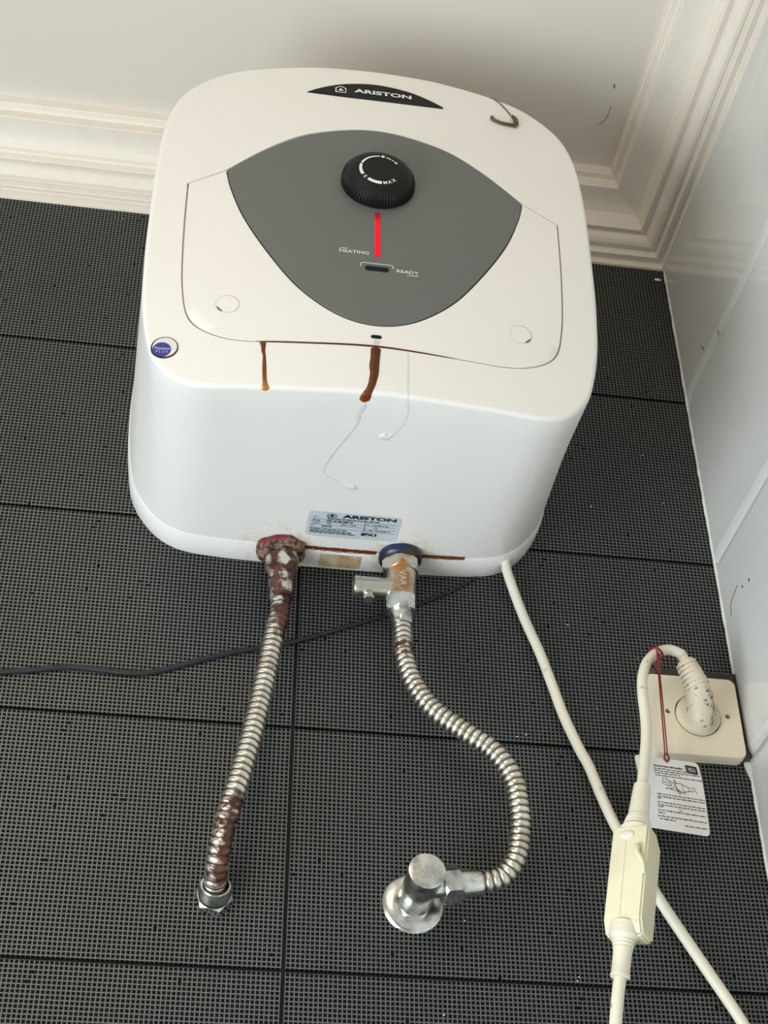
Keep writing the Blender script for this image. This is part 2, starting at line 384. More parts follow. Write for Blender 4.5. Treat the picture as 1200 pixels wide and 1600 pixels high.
def open_sym(h, first, last):  # smooth half curve; mirrored, ends sharp or smooth
    full = [(-u, v) for u, v in h[::-1]] + h[1:] if first == 'mid' else h + [(-u, v) for u, v in h[-2::-1]]
    return crom(full, 14)
topc = open_sym(LTOP, 'mid', 0)                 # left tip -> right tip over the top
botc = open_sym(LBOT, 'tip', 0)                 # right tip -> left tip round the bottom
covc = open_sym(CSIDE, 'tip', 0)
def dense(P): return resample(P, 500)[0]
lens_poly = np.concatenate([dense(topc), dense(botc)[1:-1]])
def seg(a, b): return np.stack([np.linspace(a[0], b[0], 60), np.linspace(a[1], b[1], 60)], 1)
union_poly = np.concatenate([dense(topc), seg((.1255, -.2195), (.1555, -.238))[1:], dense(covc)[1:], seg((-.1555, -.238), (-.1255, -.2195))[1:-1]])
RF, RB = polar(closed(FRONT), angs), polar(closed(BACK), angs)
RL, RU = polar(lens_poly, angs), polar(union_poly, angs)
def UV(R): return np.stack([OC[0] + R * SA, OC[1] + R * CA], 1)
def yf(u, v):
    return -(.236 + .011 * (1 - (u / .184) ** 2) + .008 * np.maximum(0, 1 - ((v + .25) / .2) ** 2))
def ring(R, y):
    q = UV(R); return np.stack([q[:, 0] + CX, np.broadcast_to(y, (NA,)), q[:, 1]], 1)
def ringf(R, dy=0.0):
    q = UV(R); return np.stack([q[:, 0] + CX, yf(q[:, 0], q[:, 1]) + dy, q[:, 1]], 1)
def loft(rings, fill=None, idx=None):
    V = np.concatenate(rings); n = len(rings[0]); F = []
    rg = range(n) if idx is None else idx
    for i in range(len(rings) - 1):
        for k in rg:
            k2 = (k + 1) % n; F.append([i * n + k, i * n + k2, (i + 1) * n + k2, (i + 1) * n + k])
    if fill:
        c_ = len(V); V = np.concatenate([V, [np.asarray(fill)]]); F += [[(len(rings) - 1) * n + k, (len(rings) - 1) * n + (k + 1) % n, c_] for k in range(n)]
    return V, F
heater = thing('water_heater', 'white wall-mounted electric water heater with grey control panel and black knob', 'water heater', HR)
# front cover
YS = -.0330; rr = .0040
RS = RB - .0012
qe = UV(RF - rr); ye = yf(qe[:, 0], qe[:, 1])
rings = [ring(RS - .004, YS + .006), ring(RS - .0008, YS + .0004), ring(RS, YS)]
for s in np.linspace(0, 1, 9)[1:]:
    rings.append(ring(RS + (RF - RS) * s, YS + (ye + rr - YS) * s))
for a in np.linspace(0, math.pi / 2, 7)[1:]:
    rings.append(ring(RF - rr * (1 - math.cos(a)), ye + rr - rr * math.sin(a)))
GAP = .0008
for s in np.linspace(0, 1, 9)[1:]:
    R = (RF - rr) + (RU + GAP - (RF - rr)) * s; rings.append(ringf(R))
rings.append(ringf(RU + GAP * .8, .0003)); rings.append(ringf(RU + GAP * .8, .0035))
cover_front = fix_normals(obj('casing', *loft(rings, (CX, -.25, OC[1])), M_shell, heater, 35))
# back shell
rings = [ring(RB * 0 + .02, -.0002), ring(RB - .004, -.0004), ring(RB - .0010, -.0012), ring(RB, -.003), ring(RB + .0004, -.016), ring(RB, YS + .0022), ring(RB - .0006, YS + .0012), ring(RB - .008, YS + .0012)]
fix_normals(obj('back_shell', *loft(rings), M_shell, heater, 35))
# lens panel
lp = [ringf(RL - GAP, .003), ringf(RL - GAP, .0002), ringf(RL - GAP - .0003, -.0001)]
for s in np.linspace(1, 0, 12)[1:-1]: lp.append(ringf((RL - GAP - .0003) * s, -.0001))
panel = fix_normals(obj('control_panel', *loft(lp, (CX, float(yf(np.float64(0), np.float64(OC[1]))) - .0001, OC[1])), M_grey, heater, 30))
# service cover : band between lens bottom and union outline
a0 = corner[0]; a1 = 2 * math.pi - corner[0]
idx = [k for k in range(NA - 1) if angs[k] >= a0 - 1e-9 and angs[k + 1] <= a1 + 1e-9]
inner = np.minimum(RL + GAP * .6, RU - GAP * 1.2); outer = np.maximum(RU - GAP, inner)
cr = [ringf(inner, .003), ringf(inner, .0002), ringf(inner + (outer - inner) * .004, 0)]
for s in np.linspace(0, 1, 9)[1:-1]: cr.append(ringf(inner + (outer - inner) * s))
cr += [ringf(inner + (outer - inner) * .996, 0), ringf(outer, .0002), ringf(outer, .003)]
scov = fix_normals(obj('service_cover', *loft(cr, None, idx), M_shell, heater, 30))

# --- surface snapping
def bvh_of(*obs):
    V = []; P = []; n = 0
    for o in obs:
        off = wpos(o); vs = [Vector(v.co) + off - Vector((0, 0, Z0)) for v in o.data.vertices]
        V += vs; P += [[i + n for i in p.vertices] for p in o.data.polygons]; n += len(vs)
    return BVHTree.FromPolygons(V, P)
BV = bvh_of(cover_front, panel, scov, bpy.data.objects['back_shell'])
D_ = Vector((0.05, .80, .60)).normalized()
def snap(Q, off=.0002):
    Q = Vector(Q); h = BV.ray_cast(Q - D_ * .3, D_)
    if h[0] is None: return Q, Vector((0, -1, 0))
    n = h[1]
    if n.dot(D_) > 0: n = -n
    return h[0] + n * off, n
def snapF(u, v, off=.0002):
    """point on the front at local (u,v)"""
    h = BV.ray_cast(Vector((CX + u, -.5, v)), Vector((0, 1, 0)))
    return (h[0] + Vector((0, -off, 0))) if h[0] is not None else Vector((CX + u, -.25, v))
def snapB(x, y, off=.0002):
    h = BV.ray_cast(Vector((x, y, -.6)), Vector((0, 0, 1)))
    return (h[0] + Vector((0, 0, -off))) if h[0] is not None else Vector((x, y, -.44))
# --- flat shapes mapped to surfaces
def text2d(s, size, bold=0.0, sx=1.0, align='CENTER', shear=0.0):
    c = bpy.data.curves.new('t', 'FONT'); c.body = s; c.size = size; c.align_x = align; c.align_y = 'CENTER'; c.offset = bold; c.resolution_u = 3; c.shear = shear
    o = bpy.data.objects.new('t', c); COL.objects.link(o)
    dg = bpy.context.evaluated_depsgraph_get(); me = bpy.data.meshes.new_from_object(o.evaluated_get(dg))
    V = [(v.co.x * sx, v.co.y) for v in me.vertices]; F = [list(p.vertices) for p in me.polygons]
    bpy.data.objects.remove(o); bpy.data.curves.remove(c); bpy.data.meshes.remove(me)
    return V, F
def shift(sh, dx, dy, rot=0.0):
    V, F = sh; c, s = math.cos(rot), math.sin(rot); return [(x * c - y * s + dx, x * s + y * c + dy) for x, y in V], F
def ribbon2(P, wd):
    """2d ribbon along P, width wd (scalar or list)"""
    P = np.asarray(P, float); T = np.gradient(P, axis=0); T /= np.linalg.norm(T, axis=1)[:, None] + 1e-12
    N = np.stack([-T[:, 1], T[:, 0]], 1); wd = np.broadcast_to(wd, (len(P),))[:, None] / 2
    V = np.concatenate([P + N * wd, P - N * wd]).tolist(); n = len(P)
    return V, [[i, i + 1, n + i + 1, n + i] for i in range(n - 1)]
def arc(cx, cy, rx, ry, a0, a1, n=24): return [(cx + rx * math.cos(math.radians(a0 + (a1 - a0) * i / n)), cy + ry * math.sin(math.radians(a0 + (a1 - a0) * i / n))) for i in range(n + 1)]
def fan(P):
    return [tuple(np.mean(P, 0))] + [tuple(p) for p in P], [[0, 1 + i, 1 + (i + 1) % len(P)] for i in range(len(P))]
def disc2(cx, cy, r, n=40, rings=3):
    V = [(cx, cy)]; F = []
    for j in range(1, rings + 1):
        V += [(cx + r * j / rings * math.cos(2 * math.pi * k / n), cy + r * j / rings * math.sin(2 * math.pi * k / n)) for k in range(n)]
    F += [[0, 1 + k, 1 + (k + 1) % n] for k in range(n)]
    for j in range(rings - 1):
        F += [[1 + j * n + k, 1 + j * n + (k + 1) % n, 1 + (j + 1) * n + (k + 1) % n, 1 + (j + 1) * n + k] for k in range(n)]
    return V, F
def capsule2(cx, cy, wd, h, n=10): 
    r = h / 2; return fan(arc(cx + wd / 2 - r, cy, r, r, -90, 90, n) + arc(cx - wd / 2 + r, cy, r, r, 90, 270, n))
def cat2(*sh):
    V = []; F = []
    for v, f in sh: F += [[i + len(V) for i in q] for q in f]; V += [tuple(p) for p in v]
    return V, F
def rrect2(x0, x1, y0, y1, r, nx=24, ny=10):
    """gridded rounded rectangle, clamped at the corners"""
    V = []; F = []
    for j in range(ny + 1):
        for i in range(nx + 1):
            x = x0 + (x1 - x0) * i / nx; y = y0 + (y1 - y0) * j / ny
            cx = min(max(x, x0 + r), x1 - r); cy = min(max(y, y0 + r), y1 - r); d = math.hypot(x - cx, y - cy)
            if d > r: x = cx + (x - cx) * r / d; y = cy + (y - cy) * r / d
            V.append((x, y))
    F = [[j * (nx + 1) + i, j * (nx + 1) + i + 1, (j + 1) * (nx + 1) + i + 1, (j + 1) * (nx + 1) + i] for j in range(ny) for i in range(nx)]
    return V, F
def onF(sh, off=.0003): return [snapF(u, v, off)[:] for u, v in sh[0]], sh[1]
def raised(sh, fn, h, rim=None):
    """solid thin plate from a 2d fan/disc shape: top at height h, skirt to the surface"""
    V, F = sh; top = [fn(u, v, h)[:] for u, v in V]; bot = [fn(u, v, -.0002)[:] for u, v in V]; n = len(V)
    ed = {}
    for f in F:
        for i in range(len(f)):
            e = (f[i], f[(i + 1) % len(f)]); ed[e] = 1
    FF = [list(f) for f in F]
    for (a, b) in list(ed):
        if (b, a) not in ed: FF.append([b, a, n + a, n + b])
    return top + bot, FF

# brand plate on the forehead
top = crom([(-.0615, -.1015), (-.048, -.0925), (-.028, -.0838), (0, -.0795), (.028, -.0838), (.048, -.0925), (.0605, -.1005)], 6).tolist()
bot = crom([(.0605, -.1025), (.03, -.1038), (0, -.1042), (-.03, -.1040), (-.0615, -.1022)], 6).tolist()
n = 60; A_, _ = resample(top, n); B_, _ = resample(bot[::-1], n)
sh = (A_.tolist() + (A_ * .5 + B_ * .5).tolist() + B_.tolist(), [[i, i + 1, n + i + 1, n + i] for i in range(n - 1)] + [[n + i, n + i + 1, 2 * n + i + 1, 2 * n + i] for i in range(n - 1)])
plate = fix_normals(obj('brand_plate', *raised(sh, snapF, .0004), M_black, heater, 30)); plate['label'] = 'black curved plate with white lettering on the upper front'
house = cat2(ribbon2([(-.0362, -.0978), (-.0362, -.0915), (-.0318, -.0885), (-.0274, -.0915), (-.0274, -.0978), (-.0366, -.0978)], .0010), disc2(-.0318, -.0935, .0013), ribbon2([(-.0342, -.0950), (-.0294, -.0950)], .0009))
word = shift(text2d('ARISTON', .0076, .00022, 1.62), .0065, -.0932)
obj('lettering', *onF(cat2(house, word), .0008), M_print, plate)
# thin drawing helpers on the panel
KC = (.0005, -.2215)
V, F = [], []
prof = [(0, .0300), (.0010, .0306), (.0065, .0303), (.0085, .0296), (.0115, .0278), (.0140, .0252), (.0156, .0215), (.0163, .0165), (.0164, .008)]
seg_ = 288; kb = snapF(*KC, 0)
for s, r in prof:
    for k in range(seg_):
        a = 2 * math.pi * k / seg_; rib = (.00055 * (1 if (k % 4) < 2 else -1)) if .0005 < s < .009 else 0
        V.append((kb[0] + (r + rib) * math.sin(a), kb[1] + .0005 - s, kb[2] + (r + rib) * math.cos(a)))
F = [[i * seg_ + k, i * seg_ + (k + 1) % seg_, (i + 1) * seg_ + (k + 1) % seg_, (i + 1) * seg_ + k] for i in range(len(prof) - 1) for k in range(seg_)]
F.append([(len(prof) - 1) * seg_ + k for k in range(seg_)])
knob = fix_normals(obj('thermostat_knob', V, F, M_knob, heater, 30)); knob['label'] = 'round black ribbed thermostat knob with white dial ring'
ky = kb[1] + .0005 - .0164
def onK(sh): return [(kb[0] + u, ky - .00025 - .0 + max(0, math.hypot(u, v) - .0165) * .12, kb[2] + v) for u, v in sh[0]], sh[1]
def wring(a0, a1, w0, w1, r=.0165, n=24):
    P = np.array(arc(0, 0, r, r, a0, a1, n)); return ribbon2(P, np.linspace(w0, w1, n + 1))
dial = cat2(wring(91, 158, .0012, .0019), wring(162, 209, .0020, .0029), wring(232, 274, .0029, .0033), disc2(.0022, .0166, .0015), wring(73, 58, .0008, .0011), wring(55, 42, .0008, .0006), disc2(.0133, .0100, .0011),
            shift(text2d('E', .0046, .00005, 1.0), -.0126, -.0108, math.radians(-42)), shift(text2d('M', .0046, .00010, 1.0), .0040, -.0162, math.radians(14)), shift(text2d('A', .0046, .0001, 1.0), .0078, -.0148, math.radians(28)), shift(text2d('X', .0046, .0001, 1.0), .0112, -.0122, math.radians(42)))
obj('dial_marks', *onK(dial), M_print, knob)
# lamps and lettering
LX = .0005
def vbar(cx, z0, z1, wd, n=10, round_b=True):
    r = wd / 2; P = arc(cx, z1 + r, r, r, 180, 360, n) if round_b else [(cx - r, z1), (cx + r, z1)]
    return fan(P + [(cx + r, z0), (cx - r, z0)])
hl = fix_normals(obj('heating_lamp', *raised(vbar(LX, -.2660, -.3092, .0041), snapF, .0006), M_led, panel)); hl['label'] = 'lit red heating lamp bar'
fix_normals(obj('lamp_lens', *raised(vbar(LX, -.2575, -.2663, .0043, round_b=False), snapF, .0003), M_ledoff, hl))
rl = fix_normals(obj('ready_lamp', *raised(capsule2(LX - .0005, -.3228, .0195, .0048), snapF, .0004), M_black, panel)); rl['label'] = 'unlit black ready lamp window'
frame = ribbon2([(-.0132, -.3210)] + arc(-.0108, -.3196, .0024, .0024, 200, 90, 6) + arc(.0108, -.3196, .0024, .0024, 90, -20, 6) + [(.0132, -.3210)], .0006)
hb = ribbon2([(-.0298, -.3052)] + arc(-.0282, -.3046, .0016, .0016, 190, 90, 6) + [(-.0235, -.3030)], .0006)
rb = ribbon2([(.0242, -.3262), (.0310, -.3262)] + arc(.0316, -.3246, .0016, .0016, -90, 0, 6), .0006)
obj('lettering', *onF(cat2(frame, hb, rb, shift(text2d('HEATING', .0046, .00005, 1.25), -.0185, -.3063), shift(text2d('READY', .0046, .00005, 1.25), .0245, -.3228)), .0003), M_print, panel)
fix_normals(obj('vent_slot', *raised(capsule2(.0000, -.3945, .0085, .0034), snapF, .0003), M_black, scov))
obj('vent_smear', *onF(rrect2(-.0020, .0022, -.4025, -.3978, .0006, 4, 4), .0002), M_label, scov)
for sx_ in (-1, 1):
    cx, cz = sx_ * .1152, -.3728
    sc_ = fix_normals(obj('screw_cap', *raised(disc2(cx, cz, .0086, 40, 2), snapF, .0004), M_shell, scov, 30))
    obj('cap_edge', *onF(ribbon2(arc(cx, cz, .0088, .0088, 0, 360, 48), .00028), .00045), M_printg, sc_)
    aa = 225 if sx_ < 0 else 315
    obj('pry_notch', *onF(ribbon2(arc(cx, cz, .0083, .0083, aa - 22, aa + 22, 8), [.0003, .0010, .0014, .0015, .0015, .0015, .0014, .0010, .0003]), .0006), M_inkl, sc_)
# round foil badge near the lower left corner
bx, bz = -.1588, -.4188
bd = fix_normals(obj('badge', *raised(disc2(bx, bz, .0102), snapF, .0005), M_ink, heater)); bd['label'] = 'round black-rimmed foil badge with blue dot'
obj('silver_disc', *onF(disc2(bx + .0002, bz + .0002, 0.0091), .0008), M_silver, bd)
obj('blue_dot', *onF(disc2(bx - .0018, bz - .0024, .0068), .0011), M_blue, bd)
obj('lettering', *onF(cat2(shift(text2d('Titanium', .0034, .00006, .95), bx - .0016, bz - .0018), shift(text2d('P L U S', .0030, .00003, 1.0), bx - .0016, bz - .0048)), .0014), mat('pale_blue_print', (.42, .46, .78), .5), bd)
# rating label on the underside
LX0, LX1, LY0, LY1 = -.3895, -.3110, -.0505, -.0875
def onL(sh, off): # label coords: x across 0..1, y up 0..1 (up = towards the room)
    return [snapB(LX0 + (LX1 - LX0) * a, LY0 + (LY1 - LY0) * b, off)[:] for a, b in sh[0]], sh[1]
lb = obj('rating_label', *onL(rrect2(0, 1, 0, 1, .06, 16, 8), .0003), M_label, heater); lb['label'] = 'pale blue rating sticker with black lettering'
W_, H_ = .0785, .037
def T(s, size, x, y, bold=.0, sx=1.0, al='LEFT', sh_=0.0):
    V, F = text2d(s, size, bold, sx, al, sh_); return [(a / W_ + x, b / H_ + y) for a, b in V], F
def Ln(x0, y0, x1, y1, t=.0004): return ribbon2([(x0, y0), (x1, y1)], t / H_) if abs(y1 - y0) < abs(x1 - x0) else ([(x0 - t / 2 / W_, y0), (x0 + t / 2 / W_, y0), (x0 + t / 2 / W_, y1), (x0 - t / 2 / W_, y1)], [[0, 1, 2, 3]])
big = cat2(T('ARISTON', .0062, .37, .885, .0003, 1.75), T('IPX1', .0054, .60, .225, .0003, 1.35, 'LEFT'),
           ([(x / W_ + .25, y / H_ + .885) for x, y in cat2(ribbon2([(-.0036, -.0022), (-.0036, .0004), (0, .0026), (.0036, .0004), (.0036, -.0022), (-.0040, -.0022)], .0009), disc2(0, -.0002, .0014))[0]], cat2(ribbon2([(-.0036, -.0022), (-.0036, .0004), (0, .0026), (.0036, .0004), (.0036, -.0022), (-.0040, -.0022)], .0009), disc2(0, -.0002, .0014))[1]))
sml = cat2(T('Art.', .0024, .06, .80), T('ELECTRIC STORAGE WATER HEATER', .0023, .21, .76, .00008, 1.15), T('Model', .0024, .055, .66, .00006), T('AN 15 RS 200 V/', .0029, .20, .66, .00016, 1.1),
           T('0.8MPa', .0024, .05, .545), T('15 l', .0026, .21, .545, .0001), T('230V~ 1.2kW', .0024, .36, .545, .00004), T('Nr', .0024, .04, .435), T('2002 09', .0026, .16, .435, .0001),
           T('Pr. = 0.8 MPa 8 bar', .0024, .64, .63, .00004), T('1.2', .0026, .72, .51, .00006), T('V~ 220 - 240 50/60 Hz', .0023, .63, .40, .00004),
           T('MADE BY THE MAKER OF THE', .0021, .04, .31, .00008, 1.1), T('HEATER FOR THE HOME USE AND', .0021, .04, .235, .00012, 1.1), T('STORAGE OF HOT WATER ONLY', .0021, .04, .165, .00012, 1.25))
lines = cat2(Ln(.03, .725, .96, .70), Ln(.03, .605, .62, .60), Ln(.03, .49, .62, .485), Ln(.03, .365, .60, .36), Ln(.62, .345, .62, .70, .0006), Ln(.62, .58, .96, .575), Ln(.62, .455, .96, .45), Ln(.60, .345, .96, .34))
obj('lettering', *onL(big, .0006), M_ink, lb)
obj('small_print', *onL(sml, .0006), M_ink, lb)
obj('ruled_lines', *onL(lines, .0006), M_inkl, lb)
# blank tan sticker on the back shell
tanst = obj('tan_sticker', *[[snapB(a, b, .0003)[:] for a, b in rrect2(-.3735, -.3370, -.0260, -.0070, .001, 6, 4)[0]], rrect2(-.3735, -.3370, -.0260, -.0070, .001, 6, 4)[1]], M_tan, heater)
tanst['label'] = 'small stained tan sticker between the pipe stubs'
# collars round the pipe stubs
def lump(cx, cy, z, r, h, mt, name, seed, amp, wear, parent):
    rg = random.Random(seed); ph = [(rg.uniform(0, 6.28), rg.randint(3, 11), rg.uniform(.3, 1)) for _ in range(7)]
    prof = [(.0015, r * .93), (0, r), (-.25 * h, r * 1.02), (-.6 * h, r * .98), (-.9 * h, r * .86), (-h, r * .70), (-h * .95, r * .5)]
    V = []; A = []; seg = 72
    for i, (s, q) in enumerate(prof):
        for k in range(seg):
            a = 2 * math.pi * k / seg; w_ = sum(g * math.sin(f * a + p + i * .9) for p, f, g in ph) / 7
            V.append((cx + (q + amp * w_) * math.cos(a), cy + (q + amp * w_) * math.sin(a), z + s + amp * .6 * w_)); A.append(wear(a, i))
    F = [[i * seg + k, i * seg + (k + 1) % seg, (i + 1) * seg + (k + 1) % seg, (i + 1) * seg + k] for i in range(len(prof) - 1) for k in range(seg)]
    return fix_normals(obj(name, V, F, mt, parent, 60, attr=A))
rc = lump(-.4075, -.0265, -.4395, .0212, .0085, M_redc, 'hot_outlet_collar', 5, .0022, lambda a, i: .26 + .13 * i + .20 * math.sin(a * 2 + 2.6), heater); rc['label'] = 'red plastic collar crusted with brown limescale'
bc = lump(-.3040, -.0310, -.4395, .0190, .0085, M_bluec, 'cold_inlet_collar', 8, .0006, lambda a, i: .22 + .10 * i + .1 * math.sin(a + 2), heater); bc['label'] = 'dark blue plastic collar with brown stains'
# drips
def drip(name, path, mt, parent, h=.0009, wear=None, bulb=None, seg=8, nn=60):
    """path: [(Q(x,y,z), width)] laid over the shell"""
    P = np.array([list(q) + [wd] for q, wd in path]); P = crom(P, 10); P, _ = resample(P, nn)
    pts = [snap(p[:3], 0) for p in P]; C_ = np.array([p[0][:] for p in pts]); Nn = np.array([p[1][:] for p in pts])
    for _ in range(3): Nn[1:-1] = (Nn[:-2] + Nn[1:-1] + Nn[2:]) / 3
    T_ = np.gradient(C_, axis=0); T_ /= np.linalg.norm(T_, axis=1)[:, None] + 1e-9; S = np.cross(T_, Nn); S /= np.linalg.norm(S, axis=1)[:, None] + 1e-9
    V = []; A = []
    L = len(P)
    for i in range(L):
        e = min(1, math.sqrt(max(0, min(i, L - 1 - i)) / 2.5)) if i > L / 2 or name != 'rust_streak' else 1
        hw = max(P[i, 3] / 2 * e, .00005)
        for k in range(seg + 1):
            s = -1 + 2 * k / seg; c = C_[i] + S[i] * hw * s; b_, n_ = snap(c, .00008)
            V.append(np.array(b_[:]) + np.array(n_[:]) * h * min(1, hw / .003) * (1 - s * s) * (1.0 if bulb is None else bulb(i / L))); A.append(0 if wear is None else wear(i / L) + .25 * abs(s) ** 3)
    F = [[i * (seg + 1) + k, i * (seg + 1) + k + 1, (i + 1) * (seg + 1) + k + 1, (i + 1) * (seg + 1) + k] for i in range(L - 1) for k in range(seg)]
    return obj(name, V, F, mt, parent, 70, attr=A)
# stains and trickles (points measured on the shell)
S1 = [((-0.4429, -0.2473, -0.4088), 0.0052), ((-0.4425, -0.2473, -0.4128), 0.0036), ((-0.4422, -0.247, -0.4178), 0.00289), ((-0.4413, -0.2468, -0.422), 0.0024), ((-0.4408, -0.2462, -0.4306), 0.00311), ((-0.4404, -0.2457, -0.4378), 0.00333), ((-0.4398, -0.2452, -0.4444), 0.00332), ((-0.4394, -0.2465, -0.45), 0.00426), ((-0.4386, -0.2417, -0.45), 0.00617), ((-0.4378, -0.2388, -0.4499), 0.00618)]
S2 = [((-0.3570, -0.25, -0.4042), 0.0080), ((-0.3573, -0.25, -0.4085), 0.0078), ((-0.3577, -0.2495, -0.4157), 0.00728), ((-0.3582, -0.249, -0.4233), 0.00773), ((-0.3581, -0.2485, -0.43), 0.00674), ((-0.359, -0.2481, -0.4362), 0.00624), ((-0.3599, -0.2477, -0.4412), 0.00575), ((-0.3622, -0.2507, -0.45), 0.00571), ((-0.3634, -0.2455, -0.45), 0.00763), ((-0.3642, -0.2411, -0.45), 0.00814), ((-0.3647, -0.2372, -0.4499), 0.00576)]
T1 = [((-0.3637, -0.2374, -0.4499), 0.00768), ((-0.3648, -0.231, -0.4496), 0.00627), ((-0.3662, -0.2238, -0.4493), 0.00436), ((-0.3662, -0.216, -0.4489), 0.00439), ((-0.3663, -0.2096, -0.4486), 0.00294), ((-0.3691, -0.2011, -0.4482), 0.00296), ((-0.3724, -0.1917, -0.4478), 0.00347), ((-0.3761, -0.1812, -0.4473), 0.0035), ((-0.3798, -0.1706, -0.4468), 0.00352), ((-0.3826, -0.16, -0.4463), 0.00304), ((-0.3842, -0.1511, -0.4459), 0.00204), ((-0.3827, -0.1427, -0.4455), 0.00154), ((-0.3757, -0.1367, -0.4453), 0.00155), ((-0.3685, -0.1325, -0.4451), 0.00155), ((-0.3634, -0.1297, -0.4449), 0.00519), ((-0.3585, -0.1278, -0.4449), 0.00987), ((-0.3549, -0.1283, -0.4449), 0.00727)]
T2 = [((-0.3325, -0.2497, -0.4062), 0.0026), ((-0.3326, -0.2497, -0.4098), 0.00244), ((-0.3327, -0.2485, -0.4279), 0.00242), ((-0.3329, -0.2473, -0.4432), 0.0024), ((-0.3317, -0.2407, -0.45), 0.0024), ((-0.33, -0.2333, -0.4497), 0.00193), ((-0.33, -0.2215, -0.4492), 0.00122), ((-0.3318, -0.2109, -0.4487), 0.00123), ((-0.3352, -0.2039, -0.4483), 0.00148), ((-0.3385, -0.1994, -0.4481), 0.00396), ((-0.3423, -0.198, -0.4481), 0.0099), ((-0.3474, -0.1988, -0.4481), 0.00791)]
HOSE_L = [(-0.4055, -0.032, -0.4911), (-0.4064, -0.033, -0.5111), (-0.4095, -0.034, -0.5278), (-0.4148, -0.037, -0.568), (-0.4184, -0.04, -0.5937), (-0.4244, -0.045, -0.6328), (-0.4307, -0.049, -0.6654), (-0.4361, -0.051, -0.6905), (-0.4399, -0.05, -0.7084), (-0.4418, -0.046, -0.7219), (-0.4434, -0.038, -0.7334), (-0.4437, -0.027, -0.7411), (-0.4434, -0.014, -0.7446)]
HOSE_R = [(-0.3029, -0.031, -0.5077), (-0.3029, -0.032, -0.5186), (-0.3026, -0.034, -0.5343), (-0.3007, -0.036, -0.552), (-0.2949, -0.038, -0.5709), (-0.2861, -0.04, -0.5874), (-0.2758, -0.042, -0.6), (-0.2625, -0.044, -0.6105), (-0.2493, -0.046, -0.6208), (-0.236, -0.047, -0.6305), (-0.2247, -0.048, -0.6453), (-0.2187, -0.048, -0.6598), (-0.2166, -0.048, -0.6759), (-0.216, -0.047, -0.6914), (-0.2177, -0.045, -0.7095), (-0.2223, -0.044, -0.7237), (-0.2307, -0.042, -0.7341), (-0.2395, -0.041, -0.7377), (-0.2481, -0.04, -0.7393)]
CABLE = [(-0.2075, -0.02, -0.4239), (-0.2056, -0.018, -0.4383), (-0.193, -0.012, -0.4773), (-0.1802, -0.012, -0.5155), (-0.1716, -0.012, -0.5471), (-0.1639, -0.012, -0.576), (-0.1532, -0.012, -0.6057), (-0.1465, -0.012, -0.621), (-0.1379, -0.012, -0.6491), (-0.1296, -0.012, -0.6719), (-0.1138, -0.012, -0.7051), (-0.0985, -0.012, -0.7357), (-0.0852, -0.012, -0.7595), (-0.0689, -0.012, -0.7878), (-0.053, -0.012, -0.8152), (-0.0405, -0.012, -0.8395), (-0.0275, -0.012, -0.8641), (-0.0174, -0.014, -0.8974)]
DARK = [(-0.6557, -0.006, -0.5768), (-0.6316, -0.006, -0.5706), (-0.6021, -0.006, -0.5657), (-0.5722, -0.006, -0.5601), (-0.5465, -0.006, -0.5609), (-0.5206, -0.006, -0.5616), (-0.5003, -0.006, -0.5575), (-0.475, -0.006, -0.5473), (-0.4441, -0.006, -0.5353), (-0.4125, -0.006, -0.5262), (-0.3858, -0.006, -0.5174), (-0.3478, -0.006, -0.5011), (-0.3146, -0.006, -0.4862), (-0.2863, -0.006, -0.4722), (-0.2575, -0.006, -0.4566), (-0.2309, -0.006, -0.4375)]
CORD = [(-0.0624, -0.046, -0.536), (-0.0684, -0.047, -0.5276), (-0.0779, -0.048, -0.5253), (-0.0898, -0.05, -0.5308), (-0.1004, -0.053, -0.5429), (-0.1067, -0.055, -0.5588), (-0.1093, -0.057, -0.5765), (-0.11, -0.059, -0.5955), (-0.1124, -0.062, -0.6177), (-0.1181, -0.066, -0.6428), (-0.1242, -0.07, -0.6683)]
CORD2 = [(-0.1559, -0.075, -0.8061), (-0.1585, -0.075, -0.8177), (-0.1617, -0.074, -0.8332), (-0.1643, -0.072, -0.8503), (-0.1668, -0.07, -0.8714), (-0.1712, -0.065, -0.9159)]
FLECK = [(-0.0132, 0.0, -0.023), (-0.0868, 0.0, -0.1622), (-0.0591, 0.0, -0.2748), (-0.0039, 0.0, -0.1071), (-0.0455, 0.0, -0.3324), (-0.1508, 0.0, -0.4796), (-0.1169, 0.0, -0.3441), (-0.2586, 0.0, -0.5836), (-0.2032, 0.0, -0.5943), (-0.1955, 0.0, -0.5919), (-0.2714, 0.0, -0.827), (-0.1679, 0.0, -0.794), (-0.1692, 0.0, -0.797), (-0.2535, 0.0, -0.755), (-0.1323, 0.0, -0.5618), (-0.0904, 0.0, -0.5086), (-0.5867, 0.0, -0.0199)]

d1 = drip('rust_streak', S1, M_rust, heater, .0009, lambda t: .25 + .65 * t ** 2); d1['label'] = 'thin brown rust streak ending in an amber drop'
d2 = drip('rust_streak', S2, M_rust, heater, .0011, lambda t: .08 + .25 * t + .35 * max(0, t - .8) * 5); d2['label'] = 'thick dark brown rust streak below the centre slot'
d3 = drip('clear_trickle', T1, M_clear, heater, .0011, None, lambda t: .5 if t < .85 else 1.9); d3['label'] = 'long clear trickle ending in a bead'
d4 = drip('clear_trickle', T2, M_clear, heater, .0010, None, lambda t: .5 if t < .85 else 1.9); d4['label'] = 'short clear trickle curving to a bead'
